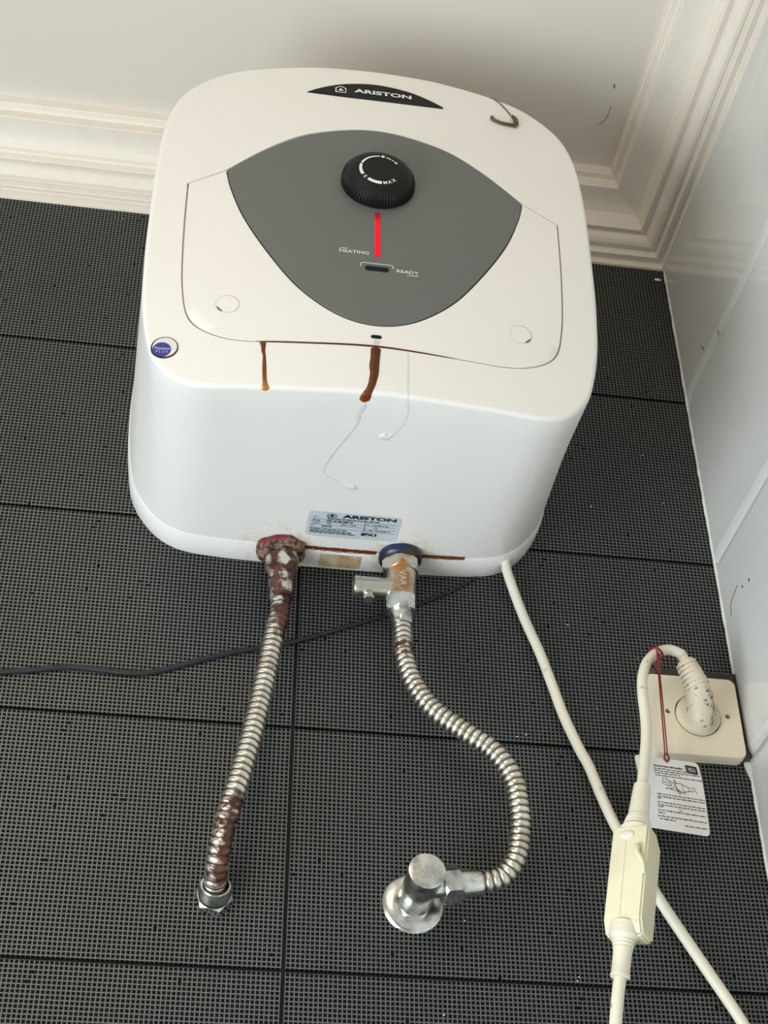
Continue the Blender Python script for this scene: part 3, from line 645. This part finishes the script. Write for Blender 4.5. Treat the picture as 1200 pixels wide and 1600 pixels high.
# rust lying in the seam under the service cover, and along the rear seam
seamp = [(.0 + u, None) for u in ()]
cs = np.array([p for p in dense(covc) if -.092 < p[0] < .062 and p[1] < -.39]); cs, _ = resample(cs, 60)
wd = np.interp(cs[:, 0], [-.092, -.08, 0, .04, .062], [.0003, .0012, .0017, .0010, .0003])
sv_, sf_ = ribbon2(cs, wd)
obj('seam_rust', [(CX + u, float(yf(np.float64(u), np.float64(v))) - .0003, v) for u, v in sv_], sf_, M_rust, heater, attr=[.12] * len(sv_))
def rear_rust(x0, x1, w0, seed):
    rg = random.Random(seed); xs = np.linspace(x0, x1, 40); V = []
    for i, x in enumerate(xs):
        e = math.sin(math.pi * (i + .5) / 40) ** .5; a = w0 * e * rg.uniform(.1, 1.2)
        V += [snapB(x, YS - .0004 - a, .0002)[:], snapB(x, YS + .0022 + .0012 * rg.random(), .0002)[:]]
    return V, [[2 * i, 2 * i + 2, 2 * i + 3, 2 * i + 1] for i in range(39)]
V, F = rear_rust(-.392, -.325, .0010, 2); obj('seam_rust', V, F, M_rust, heater, attr=[.3] * len(V))
V, F = rear_rust(-.289, -.247, .0009, 3); obj('seam_rust', V, F, M_rust, heater, attr=[.45] * len(V))

# ------------------------------------------------------------------ hot pipe connector and flexible hose, left
LA = np.array([-.4065, -.0290, -.448]); LB_ = np.array([-.4058, -.0315, -.4930])
def wv(V, fn): return [fn(v) for v in V]
ax = LB_ - LA; ln = float(np.linalg.norm(ax))
hose_l = thing('flexible_hose', 'rust-stained corrugated steel hose hanging straight below the red collar', 'hose', (-.4434, 0, -.7483), 'corrugated steel water hoses')
V, F = lathe(LA - [0, 0, -.004], ax, [(0, .0118), (.006, .0142), (.012, .0146), (.019, .0138), (.022, .0122), (.030, .0112), (.040, .0104), (ln + .005, .0098), (ln + .006, .0085)], 40)
o = fix_normals(obj('end_nut', V, F, M_hose, hose_l, 40, attr=wv(V, lambda v: .60 + .12 * math.sin(v[2] * 60 + v[0] * 420 + 2)))); o['label'] = 'connector nut covered in brown scale'
def hose(name, P, r, parent, pitch, wear, label=None):
    C_ = crom(P, 14); L = resample(C_, 10)[1]; nr = int(L / pitch); C2, _ = resample(C_, nr * 10 + 1)
    ph = np.arange(len(C2)) / 10.0; s = np.cos(2 * math.pi * ph); rad = r - .0011 * (.5 - .5 * s) ** 2.6 + .0001
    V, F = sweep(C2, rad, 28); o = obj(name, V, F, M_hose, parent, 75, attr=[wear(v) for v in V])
    gr = o.data.attributes.new('groove_shade', 'FLOAT', 'POINT'); gr.data.foreach_set('value', np.repeat((.5 - .5 * s) ** 3, 28))  # dark gaps between rings: groove shade put into the hose colour
    if label: o['label'] = label
    return o
def wl(v):
    x, y, z = v
    top = max(0, min(1, (z + .560) / .04)); bot = max(0, min(1, (-.672 - z) / .022)) * max(0, min(1, (z + .765) / .02))
    side = (x - np.interp(-z, [.49, .63, .745], [-.4055, -.4244, -.4434])) / .009
    return max(top * (.62 + .30 * side), bot * (.70 - .22 * abs(side - .3)), .10 + .30 * max(0, side) * max(0, min(1, (z + .62) / .05)))
HL = [tuple(LB_)] + [tuple(p) for p in HOSE_L[1:]]
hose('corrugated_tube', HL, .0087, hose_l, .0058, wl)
na = np.array([-.0004, -.012, -.0035])
VB = np.array([-.4432, -.0005, -.7488])
V, F = lathe(VB + [0, -.0005, 0], (0, -1, 0), [(0, .0150), (.0012, .0156), (.0020, .0150), (.0024, .010)], 48); o = fix_normals(obj('wall_washer', V, F, M_chrome, hose_l))
V, F = hexnut(VB + [0, -.002, 0], (.0, -1, .12), .0148, .0095, start=.3); fix_normals(obj('wall_nut', V, F, M_chrome, hose_l, 25))
V, F = lathe(VB + [0, -.011, .001], (.02, -1, .32), [(0, .0125), (.0035, .0126), (.009, .0113), (.0098, .0113), (.0098, .0098), (.002, .0096)], 48, caps=False); fix_normals(obj('sleeve', V, F, M_chrome, hose_l, 35))

# ------------------------------------------------------------------ safety valve and right hose
SV = np.array([-.3036, -.0310, -.4475])
valve = thing('safety_valve', 'nickel safety valve with side outlet screwed under the blue collar', 'valve', (-.3036, -.031, -.4805))
dn = (0.0, 0, -1)
V, F = hexnut(SV + [0, 0, .001], dn, .0175, .0125, start=.26); fix_normals(obj('hex_collar', V, F, M_valve, valve, 25, attr=wv(V, lambda v: .62 - 28 * abs(v[0] - SV[0]))))
V, F = lathe(SV + [0, 0, -.0105], dn, [(0, .0140), (.0030, .0130), (.0075, .0126), (.0235, .0124), (.0250, .0130), (.0262, .0130), (.0270, .0115)], 48)
fix_normals(obj('valve_body', V, F, M_valve, valve, 40, attr=wv(V, lambda v: .78 - 36 * abs(v[0] - SV[0] + .001))))
SO = SV + [-.003, -.0, -.0265]
V, F = lathe(SO, (-1, 0, -.02), [(0, .0098), (.008, .0095), (.0115, .0088), (.0325, .0086), (.0330, .0090), (.0365, .0091), (.0378, .0086), (.0378, .0062), (.030, .0060)], 40); fix_normals(obj('side_outlet', V, F, M_valve, valve, 35, attr=[.1] * len(V)))
SN = SO + [-.0255, -.002, -.0075]
V, F = lathe(SN, (0, -.15, -1), [(0, .0040), (.004, .0042), (.0046, .0036), (.0052, .0036), (.0056, .0046)], 24); V2, F2 = hexnut(SN + np.array([0, -.0009, -.0054]), (0, -.15, -1), .0052, .0034)
nip = fix_normals(obj('drain_screw', *cat_((V, F), (V2, F2)), M_valve, valve, 30))
pts_ = text2d('VAR', .0078, .0003, 1.1); rot = shift(pts_, 0, 0, -math.pi / 2)
def emb(sh, top):
    out = []
    for a, b in sh[0]:
        ang = a / .0125; out.append((SV[0] - .0005 + .0125 * math.sin(ang), SV[1] - (.0125 + top) * math.cos(ang), SV[2] - .0235 + b))
    return out
V = emb(rot, .0007) + emb(rot, -.0005); n = len(rot[0]); ed = set()
for f in rot[1]:
    for i in range(len(f)): ed.add((f[i], f[(i + 1) % len(f)]))
F = [list(f) for f in rot[1]] + [[b, a, n + a, n + b] for a, b in ed if (b, a) not in ed]
o = fix_normals(obj('embossed_letters', V, F, M_valve, valve, 30, attr=[.15] * len(V)))
hose_r = thing('flexible_hose', 'corrugated steel hose curving in an S from the safety valve to the angle valve', 'hose', (-.3029, -.031, -.5077), 'corrugated steel water hoses')
NB = np.array([-.3034, -.0310, -.4845])
V, F = hexnut(NB + [0, 0, .001], dn, .0140, .0150, start=.26); fix_normals(obj('end_nut', V, F, M_chrome, hose_r, 25))
V, F = lathe(NB + [0, 0, -.0135], (.02, -.02, -1), [(0, .0096), (.001, .0098), (.0125, .0096), (.0135, .0090), (.0135, .0074)], 40); fix_normals(obj('sleeve', V, F, M_chrome, hose_r, 35))
def wr_(v):
    z = v[2]; a = max(0, 1 - abs(z + .535) / .03); return .12 + .36 * a + .12 * math.sin(z * 90) * a
HRp = [(-.3031, -.0312, -.497)] + HOSE_R + [(-.2530, -.0400, -.7405)]
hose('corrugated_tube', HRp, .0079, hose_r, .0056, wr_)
ad = np.array([.985, 0, .150]); ad /= np.linalg.norm(ad)
AE = np.array([-.2475, -.0400, -.7393])
V, F = lathe(AE, -ad, [(-.0005, .0080), (0, .0094), (.0010, .0099), (.0170, .0101), (.0172, .0085)], 40); fix_normals(obj('sleeve', V, F, M_chrome, hose_r, 35))
V, F = hexnut(AE - ad * .0300, ad, .0150, .0140, up=(0, 0, 1), start=.12); fix_normals(obj('end_nut', V, F, M_chrome, hose_r, 25))

# ------------------------------------------------------------------ angle valve on the wall
AV = np.array([-.2929, -.0045, -.7437])
angle = thing('angle_valve', 'chrome angle stop valve with round wall flange, at the end of the curved hose', 'valve', (-.2929, 0, -.7437))
V, F = lathe(AV + [0, .004, 0], (0, -1, 0), [(0, .0242), (.0020, .0246), (.0042, .0236), (.0060, .0205), (.0068, .0155), (.0070, .010)], 64); fix_normals(obj('wall_flange', V, F, M_chrome, angle, 40))
ca = np.array([.0015, -.0555, .002]); ca /= np.linalg.norm(ca)
V, F = hexnut(AV + [0, -.002, 0], ca, .0152, .0050, start=.5); fix_normals(obj('hex_base', V, F, M_chrome, angle, 25))
V, F = lathe(AV + [0, -.006, 0], ca, [(0, .0128), (.001, .0132), (.040, .0134), (.0405, .0138), (.0495, .0141), (.0505, .0138), (.0508, .0130)], 64); fix_normals(obj('valve_body', V, F, M_chrome, angle, 35))
V, F = lathe(AE - ad * .0480, ad, [(0, .0085), (.019, .0085)], 32); fix_normals(obj('outlet_stub', V, F, M_chrome, angle, 35))

# ------------------------------------------------------------------ loose cables
C_ = crom(CABLE, 10); rad = np.full(len(C_), .0044)
cab = thing('power_cable', 'long cream cable running from the heater down behind the inline breaker', 'cable', CABLE[0])
V, F = sweep(C_, rad, 18); obj('cable_jacket', V, F, M_cord, cab, 80)
dk = obj('thin_cable', *sweep(crom(DARK, 8), np.interp(np.arange((len(DARK) - 1) * 8 + 1), [0, 64, 100, 121], [.0025, .0024, .0016, .0012]), 10), M_dcable, loc=DARK[4]); tag(dk, 'thin black cable sagging across the black tiles behind the hoses', 'cable')

# ------------------------------------------------------------------ wall socket
sock = thing('wall_socket', 'beige square wall socket plate with two screw holes beside the white wall', 'socket', (-.050, 0, -.571))
px0, px1, pz0, pz1, py0, py1 = -.0915, -.0105, -.6072, -.5310, -.0050, -.0175
Rr = .0065; out_ = []
for cx, cz, a0_ in ((px1 - Rr, pz1 - Rr, 0), (px0 + Rr, pz1 - Rr, 90), (px0 + Rr, pz0 + Rr, 180), (px1 - Rr, pz0 + Rr, 270)):
    out_ += [(cx + Rr * math.cos(math.radians(a0_ + t_)), cz + Rr * math.sin(math.radians(a0_ + t_))) for t_ in range(0, 91, 15)]
pc = (-.0484, -.5690); hr = .0202
# plate front with a real round recess and two screw holes cut out of it
bm = bmesh.new()
def loopv(P, y, z=None): return [bm.verts.new((x, y, z_)) for x, z_ in P]
o1 = loopv(out_, py0); o2 = loopv(out_, py1 + .0022); o3 = loopv([(pc[0] + (x - pc[0]) * .985, pc[1] + (z - pc[1]) * .985) for x, z in out_], py1)
def skin(a, b):
    for i in range(len(a)): bm.faces.new((a[i], a[(i + 1) % len(a)], b[(i + 1) % len(b)], b[i]))
skin(o1, o2); skin(o2, o3)
circ = [(pc[0] + hr * math.cos(2 * math.pi * k / 48), pc[1] + hr * math.sin(2 * math.pi * k / 48)) for k in range(48)]
holes = [[(hx + .0024 * math.cos(2 * math.pi * k / 16), hz + .0024 * math.sin(2 * math.pi * k / 16)) for k in range(16)] for hx, hz in ((-.0742, -.5667), (-.0220, -.5680))]
loops = [o3]
for P in [circ] + holes: loops.append(loopv(P, py1))
edges = []
for lo in loops:
    for i in range(len(lo)):
        e = bm.edges.get((lo[i], lo[(i + 1) % len(lo)])) or bm.edges.new((lo[i], lo[(i + 1) % len(lo)])); edges.append(e)
bmesh.ops.triangle_fill(bm, use_beauty=True, edges=edges)
for P, lo, dep in ((circ, loops[1], .011), (holes[0], loops[2], .008), (holes[1], loops[3], .008)):
    dd = loopv(P, py1 + dep); skin(lo, dd); bm.faces.new(dd)
bmesh.ops.recalc_face_normals(bm, faces=bm.faces)
V = np.array([v.co[:] for v in bm.verts]); bm.verts.index_update(); F = [[v.index for v in f.verts] for f in bm.faces]; bm.free()
obj('face_plate', V, F, M_socket, sock, 30)
obj('backing_and_shade', *box(-.0900, -.0030, -.0105, .0, -.6045, -.5200, .002, 2), M_boxdark, sock)  # dark gap backing at the side; strip above the plate is modelled shadow
# ------------------------------------------------------------------ power cord with plug and inline breaker
cord = thing('plug_lead', 'cream plug lead with angled plug and inline breaker box hanging from the socket', 'cable', (-.049, -.0175, -.570))
PB = np.array([-.0484, -.0070, -.5692])
V, F = lathe(PB, (0, -1, 0), [(0, .0180), (.002, .0190), (.0125, .0193), (.0145, .0186), (.0165, .0160), (.0175, .0100)], 48)
pa = np.array([-.0486, -.0150, -.5830]); pb = np.array([-.0635, -.0440, -.5335])
nP = 60; Pp = crom([pa, (-.0500, -.0290, -.5710), (-.0545, -.0410, -.5560), (-.0585, -.0435, -.5440), pb], 15)
Pp, LL = resample(Pp, nP); t_ = np.linspace(0, 1, nP)
rad = np.interp(t_, [0, .05, .2, .5, .62, 1], [.004, .0105, .0122, .0112, .0098, .0072])
V2, F2 = sweep(Pp, rad, 28)
Pv, Fv = cat_((V, F), (V2, F2))
plug = fix_normals(obj('plug', Pv, Fv, M_plug, cord, 45, attr=wv(Pv, lambda v: .30 + 9 * max(0, v[0] + .054) + (.16 if v[1] < -.028 else 0))))
# ribbed strain relief (slots between collars)
d0 = Pp[int(nP * .60)]; d1_ = pb; axp = (d1_ - d0) / np.linalg.norm(d1_ - d0); L_ = float(np.linalg.norm(d1_ - d0)); prof = [(-.002, .007)]
nrb = 6
for i in range(nrb):
    a = L_ * i / nrb; r1 = .0108 - .0022 * i / nrb
    prof += [(a, r1 * .80), (a + .0003, r1), (a + L_ / nrb * .62, r1), (a + L_ / nrb * .66, r1 * .80)]
prof += [(L_ + .001, .0062), (L_ + .0012, .003)]
V, F = lathe(d0, axp, prof, 32); fix_normals(obj('strain_relief', V, F, M_plug, cord, 35, attr=[.22] * len(V)))
CP = [tuple(pb - axp * .004), tuple(pb + axp * .006)] + [tuple(p) for p in CORD[1:]]
C_ = crom(CP, 12); V, F = sweep(C_, .0044, 18); obj('cord', V, F, M_cord, cord, 80)
C_ = crom([(-.1530, -.0770, -.792)] + CORD2, 8); V, F = sweep(C_, .0045, 18); obj('cord', V, F, M_cord, cord, 80)
# breaker box: local axes w (across front), d (depth), u (up)
uu = np.array([.1996, .0072, .9799]); ww = np.array([.7740, -.6144, -.1531]); dd_ = np.array([.6009, .7890, -.1282])
BW, BD, BH = .0287, .0264, .083
prof = [(0, 0), (0, -.0745), (.0060, -.0845), (BD - .0060, -.0850), (BD, -.0815), (BD, -.0090), (.0150, 0)]       # (depth, up) seen from the side
BO = np.array([-.1522, -.0750, -.7040])
bm = bmesh.new(); A_ = []; B_ = []
for d_, h_ in prof:
    tp = -.0035 * (1 + h_ / .1) 
    wl_ = 0.0; wr__ = 0.0
    A_.append(bm.verts.new(BO + dd_ * d_ + uu * h_ + ww * (wl_ * .6))); B_.append(bm.verts.new(BO + dd_ * d_ + uu * h_ + ww * (BW - wr__)))
bm.faces.new(A_); bm.faces.new(B_[::-1])
for i in range(len(prof)): bm.faces.new((A_[i], B_[i], B_[(i + 1) % len(prof)], A_[(i + 1) % len(prof)]))
bmesh.ops.recalc_face_normals(bm, faces=bm.faces); bmesh.ops.bevel(bm, geom=bm.edges[:], offset=.0016, segments=3, affect='EDGES')
V = np.array([v.co[:] for v in bm.verts]); bm.verts.index_update(); F = [[v.index for v in f.verts] for f in bm.faces]; bm.free()
bxo = fix_normals(obj('breaker_box', V, F, M_box, cord, 60)); bxo['label'] = 'cream inline breaker box'
def BP(w_, h_, off=0): return BO + ww * w_ + uu * h_ - dd_ * off
# oval button, mould line, clip hook, little marks on the side face
V = []; nb = 32
for s, h_ in ((1, 0), (1, .0006), (.85, .0012), (.5, .0016)):
    V += [BP(.0118 + .0058 * s * math.cos(2 * math.pi * k / nb), -.0080 + .0035 * s * math.sin(2 * math.pi * k / nb), h_) for k in range(nb)]
F = [[i * nb + k, i * nb + (k + 1) % nb, (i + 1) * nb + (k + 1) % nb, (i + 1) * nb + k] for i in range(3) for k in range(nb)] + [[3 * nb + k for k in range(nb)]]
fix_normals(obj('oval_button', V, F, M_cord, bxo, 40))
def strip(P, wd, off):
    sh = ribbon2(P, wd); return [BP(a, b, off) for a, b in sh[0]], sh[1]
obj('mould_line', *strip([(.0118, -.0125), (.0125, -.072)], .0003, .0001), M_tan, bxo)
hk = sweep(crom([BP(.0215, -.0190, .0002), BP(.0217, -.0200, .0024), BP(.0222, -.0240, .0030), BP(.0245, -.0280, .0018), BP(.0270, -.0330, .0010), BP(.0280, -.0400, -.0004)], 6), np.interp(np.linspace(0, 1, 31), [0, .2, .7, 1], [.0022, .0026, .0018, .001]), 14)
obj('clip_hook', *hk, M_box, bxo, 60)
def side(d_, h_, o_=0.0): return BO + ww * (BW - .0005 + o_) + dd_ * d_ + uu * h_
V = []; F = []
for i, (d_, h_) in enumerate(((.016, -.0060), (.018, -.0095), (.020, -.0140))):
    V += [side(d_, h_, .0003), side(d_ + .0014, h_ + .0004, .0003), side(d_ + .0020, h_ - .0030, .0003), side(d_ + .0006, h_ - .0034, .0003)]; F.append([4 * i, 4 * i + 1, 4 * i + 2, 4 * i + 3])
obj('side_marks', V, F, M_ink, bxo)
# moulded cord exits
tr0 = BP(BW / 2, -.0005) + dd_ * .011; tdir = np.array(CORD[-1]) - tr0; tl = np.linalg.norm(tdir); 
V, F = lathe(tr0, tdir, [(-.002, .0125), (.001, .0128), (.003, .0115), (.0045, .0102), (.006, .0106), (.0075, .0095), (.009, .0099), (.0105, .0088), (.012, .0091), (.0135, .0082), (.015, .0080), (tl + .002, .0066), (tl + .003, .0050)], 32); fix_normals(obj('strain_relief', V, F, M_cord, bxo, 35))
br0 = BP(BW / 2 - .001, -.0810) + dd_ * .009; bdir = np.array(CORD2[1]) - br0; bl_ = np.linalg.norm(bdir)
V, F = lathe(br0, bdir, [(-.006, .0112), (.003, .0112), (.0045, .0098), (.006, .0082), (.0072, .0085), (.0084, .0075), (.0098, .0079), (.011, .0070), (.0125, .0074), (.014, .0067), (bl_ - .002, .0066), (bl_ - .001, .0071), (bl_ + .001, .0071), (bl_ + .0015, .0050)], 32); fix_normals(obj('strain_relief', V, F, M_cord, bxo, 35))

# ------------------------------------------------------------------ instruction tag on a red thread
TP = [np.array(q) for q in ((-.1143, -.0330, -.6190), (-.0585, -.0280, -.6195), (-.0600, -.0330, -.6872), (-.1135, -.0380, -.6845))]
tagt = thing('instruction_tag', 'white printed instruction card hanging on red thread beside the breaker box', 'tag', (-.086, -.033, -.6231))
def onT(sh, off=0.0):
    out = []
    for a, b in sh[0]:           # a 0..1 right, b 0..1 up
        p = (TP[3] * (1 - a) + TP[2] * a) * (1 - b) + (TP[0] * (1 - a) + TP[1] * a) * b
        p = p + np.array([0, -.0035 * math.sin(math.pi * b) * (1 - .4 * a) + .0030 * max(0, b - .75) ** 1 * 2 * a, 0]); p[1] -= off; out.append(p)
    return out, sh[1]
g = rrect2(0, 1, 0, 1, .055, 20, 20); a_, f_ = onT(g, .0003); b_, _ = onT(g, -.0001); n = len(a_)
ed = {(f[i], f[(i + 1) % 4]) for f in f_ for i in range(4)}
fix_normals(obj('card', a_ + b_, [list(f) for f in f_] + [[i + n for i in f[::-1]] for f in f_] + [[b, a, n + a, n + b] for a, b in ed if (b, a) not in ed], M_card, tagt, 30))
rg = random.Random(11); words = []
def wline(x0, x1, y, slope=0.0, hgt=.012, gap=.015):
    x = x0
    while x < x1:
        l = rg.uniform(.02, .085); xe = min(x + l, x1)
        P = [(x + (xe - x) * k / 6, y + slope * (x + (xe - x) * k / 6) + rg.uniform(-1, 1) * hgt * .22) for k in range(7)]
        words.append(ribbon2(P, [hgt * rg.uniform(.55, 1.15) for _ in range(7)])); x = xe + gap
wline(.27, .72, .868, 0, .020, .010)
for y, x0, x1 in ((.825, .26, .95), (.790, .26, .97), (.757, .26, .66), (.722, .27, .99), (.455, .24, .98), (.420, .24, .98), (.395, .24, .29), (.345, .23, .97), (.310, .23, .98), (.285, .23, .31), (.240, .22, .97), (.205, .22, .32), (.165, .21, .97), (.130, .23, .48), (.085, .62, .98)):
    wline(x0, x1, y)
# line drawing of the device
def pl(P, wd=.008): return ribbon2(P, wd)
dr = [pl([(.47, .665), (.50, .635), (.64, .640), (.76, .600), (.76, .550), (.66, .520), (.56, .535), (.46, .540)]), pl([(.66, .632), (.68, .525)], .006), pl([(.76, .598), (.85, .600), (.83, .555), (.76, .553)], .006), pl([(.84, .620), (.86, .570), (.885, .530)], .006),
      pl([(.38, .700), (.36, .640), (.355, .600)]), pl([(.42, .685), (.50, .640)]), pl([(.38, .640), (.46, .630), (.49, .600)]), pl([(.38, .605), (.45, .590), (.50, .600)]), pl([(.40, .545), (.50, .560), (.53, .580)]), pl([(.54, .645), (.54, .690), (.575, .640)], .012),
      pl([(.54, .620), (.57, .560), (.61, .530)], .016), pl([(.57, .530), (.60, .490), (.63, .520)], .012), pl([(.64, .530), (.70, .500)], .006), disc2(.42, .688, .010, 10, 1), disc2(.405, .545, .011, 10, 1)]
gbx = .865
gb = cat2(*[ribbon2(p, .030) for p in ([(gbx - .085, .925), (gbx + .085, .915)], [(gbx - .080, .835), (gbx + .080, .822)])], ribbon2([(gbx - .078, .93), (gbx - .070, .83)], .028), ribbon2([(gbx + .075, .925), (gbx + .078, .815)], .028), ribbon2(arc(gbx, .873, .058, .040, 0, 360, 24), .008))
GV, GF = text2d('GB', 1, .02, 1.0); gbt = ([(gbx + x * .062, .873 + y * .055) for x, y in GV], GF)
obj('lettering', *onT(cat2(*words, gb, gbt, ([( .585 + x * .05, .262 + y * .04) for x, y in text2d('F1', 1, 0, 1)[0]], text2d('F1', 1, 0, 1)[1])), .0007), M_ink, tagt)
obj('line_drawing', *onT(cat2(*dr), .0007), M_inkl, tagt)
hole = onT(disc2(.500, .955, .018, 20, 1), .0008); obj('punch_hole', *hole, M_gap, tagt)
hp = np.array(onT(([(.5, .955)], []), .0012)[0][0])
tA = np.array([-.0925, -.0580, -.5330]); 
s1 = sweep(crom([tA, (tA + hp) / 2 + [-.0006, 0, 0], hp + [-.001, 0, .006]], 8), .00065, 8); s2 = sweep(crom([tA + [.0006, 0, -.001], (tA + hp) / 2 + [.0007, -.0006, 0], hp + [.001, 0, .006]], 8), .0006, 8)
kn = sweep(crom([hp + [-.001, 0, .006], hp + [-.0022, -.0006, .0025], hp, hp + [.0016, -.0006, .003], hp + [.0004, 0, .007]], 6), .0008, 8)
lp_ = []
cl = np.array([-.0905, -.0500, -.5320])   # loop round the cord
cT = np.array([-.0106, -.0030, -.0121]); cT /= np.linalg.norm(cT); cN = np.array([0, -1.0, 0]); cN -= (cN @ cT) * cT; cN /= np.linalg.norm(cN); cB = np.cross(cT, cN)
for k in range(25):
    a = 2 * math.pi * k / 24; lp_.append(cl + .0064 * (math.cos(a) * cN + math.sin(a) * cB))
s3 = sweep(np.array(lp_), .0010, 8, False)
web = [cl + [-.0005, -.0082, -.004], cl + [.0012, -.0080, -.005], tA * .76 + hp * .24 + [.0009, -.001, 0], cl + [-.0060, -.0120, -.021], cl + [-.0062, -.0120, -.016]]
webV = [tuple(q) for q in web] + [tuple(np.array(q) + [0, .0005, 0]) for q in web]
webF = [[0, 1, 2, 3, 4], [9, 8, 7, 6, 5]] + [[i, (i + 1) % 5, 5 + (i + 1) % 5, 5 + i] for i in range(5)]
fix_normals(obj('red_thread', *cat_(s1, s2, kn, s3), M_string, tagt, 60)); fix_normals(obj('thread_tail', webV, webF, M_string, tagt, 30))

# ------------------------------------------------------------------ small things
thr = [snapF(*p, .0006) for p in ((.0905, -.0640), (.097, -.0665), (.104, -.0690), (.112, -.0755), (.1195, -.0865), (.1235, -.0945))]
cl_ = thing('bent_clip', 'tiny bent rusty clip dangling on a dusty thread over the upper right corner', 'clip', (CX + .1235, -.245, -.1))
P_ = crom([q[:] for q in thr], 6); obj('hanging_thread', *sweep(P_, np.interp(np.linspace(0, 1, len(P_)), [0, 1], [.0003, .0006]), 6), M_web, cl_)
Q = [snapF(*p, .0018)[:] for p in ((.1048, -.1040), (.1062, -.1075), (.1100, -.1098), (.1160, -.1112), (.1250, -.1108))]
k1 = sweep(crom(Q, 6), np.interp(np.linspace(0, 1, 25), [0, .15, .3, .7, 1], [.0014, .0018, .0014, .0014, .0016]), 10)
Q2 = [snapF(*p, .0022)[:] for p in ((.1240, -.0975), (.1268, -.1015), (.1272, -.1075), (.1255, -.1130))]
k2 = sweep(crom(Q2, 6), np.interp(np.linspace(0, 1, 19), [0, .3, .7, 1], [.0012, .0020, .0024, .0014]), 10)
obj('clip_wire', *cat_(k1, k2), mat('brown_metal', (.10, .075, .045), .45, .5), cl_, 60)
def hair(P, label, r=.00035, mt=M_hair, cat='hair', name='hair_strand'):
    o = obj(name, *sweep(crom(P, 6), r, 5), mt, loc=P[0]); tag(o, label, cat); return o
zc = ZC - .0004
hair([(-.1024, -.1813, zc), (-.1015, -.1765, zc)], 'short dark speck on the ceiling above the heater corner', .0006, M_web, 'dirt speck', 'dirt_speck')
hair([(-.0986, -.155, zc), (-.0990, -.1430, zc), (-.1006, -.1370, zc - .0002), (-.105, -.130, zc)], 'faint curved hair stuck to the ceiling below the dark speck', .00022, M_web)
hair([(-.0006 - .0045, -.0962, -.1538), (-.0051, -.0959, -.1632), (-.0051, -.0999, -.1802), (-.0051, -.1054, -.2018)], 'long bent hair on the white wall tile above the grout line')
hair([(-.0056, -.0633, -.1761), (-.0062, -.0687, -.1864)], 'very short hair on the white wall tile left of the long bent hair', .0004)
hair([(-.0062, -.0485, -.4525), (-.0062, -.0400, -.4545), (-.0062, -.0316, -.4569), (-.0062, -.0272, -.4594), (-.0062, -.0245, -.4692)], 'kinked grey hair on the lower white wall tile near the corner', .0003, M_web)
for P, s_ in (([(-.0062, -.0576, -.4590), (-.0062, -.0576, -.4612)], 'lower of two black specks on the white wall tile'), ([(-.0062, -.0726, -.4620), (-.0062, -.0726, -.4648)], 'upper of two black specks on the white wall tile')):
    hair(P, s_, .0006, M_hair, 'dirt speck', 'dirt_speck')
FL = ['large white paint fleck in the top right corner of the black tiles', 'tiny white fleck on the black tile close beside the right edge of the heater cover',
      'tiny white fleck on the second black tile row, below the others right of the heater', 'small pale fleck on the black tile touching the white corner grout',
      'tiny white fleck right of the heater, nearest the white wall above the third row', 'tiny white fleck between the cream cable and the heater corner',
      'tiny white fleck on black tile midway between heater and white wall', 'faint wide pale smear on the tile joint between the two steel hoses',
      'left one of two white flecks above the joint right of the curved hose', 'right one of two white flecks above the joint right of the curved hose',
      'lone white fleck at the very bottom edge of the black tiles', 'upper of two tiny flecks left of the lower cord, above the bottom joint',
      'lower of two tiny flecks left of the lower cord, above the bottom joint', 'white fleck on black tile just right of the angle valve nut',
      'white fleck on black tile between the cream cable and the breaker box', 'thin white fleck left of the looped cord beside the socket',
      'tiny white fleck under the ceiling moulding at the upper left of the heater']
for i, (x, y, z) in enumerate(FLECK):
    s_ = (.0022 if i == 0 else .0007) * rnd.uniform(.8, 1.3)
    bm = bmesh.new(); bmesh.ops.create_icosphere(bm, subdivisions=1, radius=s_)
    V = np.array([v.co[:] for v in bm.verts]) * [1.8 if i in (0, 7) else 1, .35, .8]; bm.verts.index_update(); F = [[v.index for v in f.verts] for f in bm.faces]; bm.free()
    o = obj('paint_fleck', V + [x, -.0047, z], F, M_fleck, loc=(x, -.0047, z), ang=180)
    o['category'] = 'paint fleck'; o['group'] = 'white paint flecks on the black tiles'
    o['label'] = FL[i]
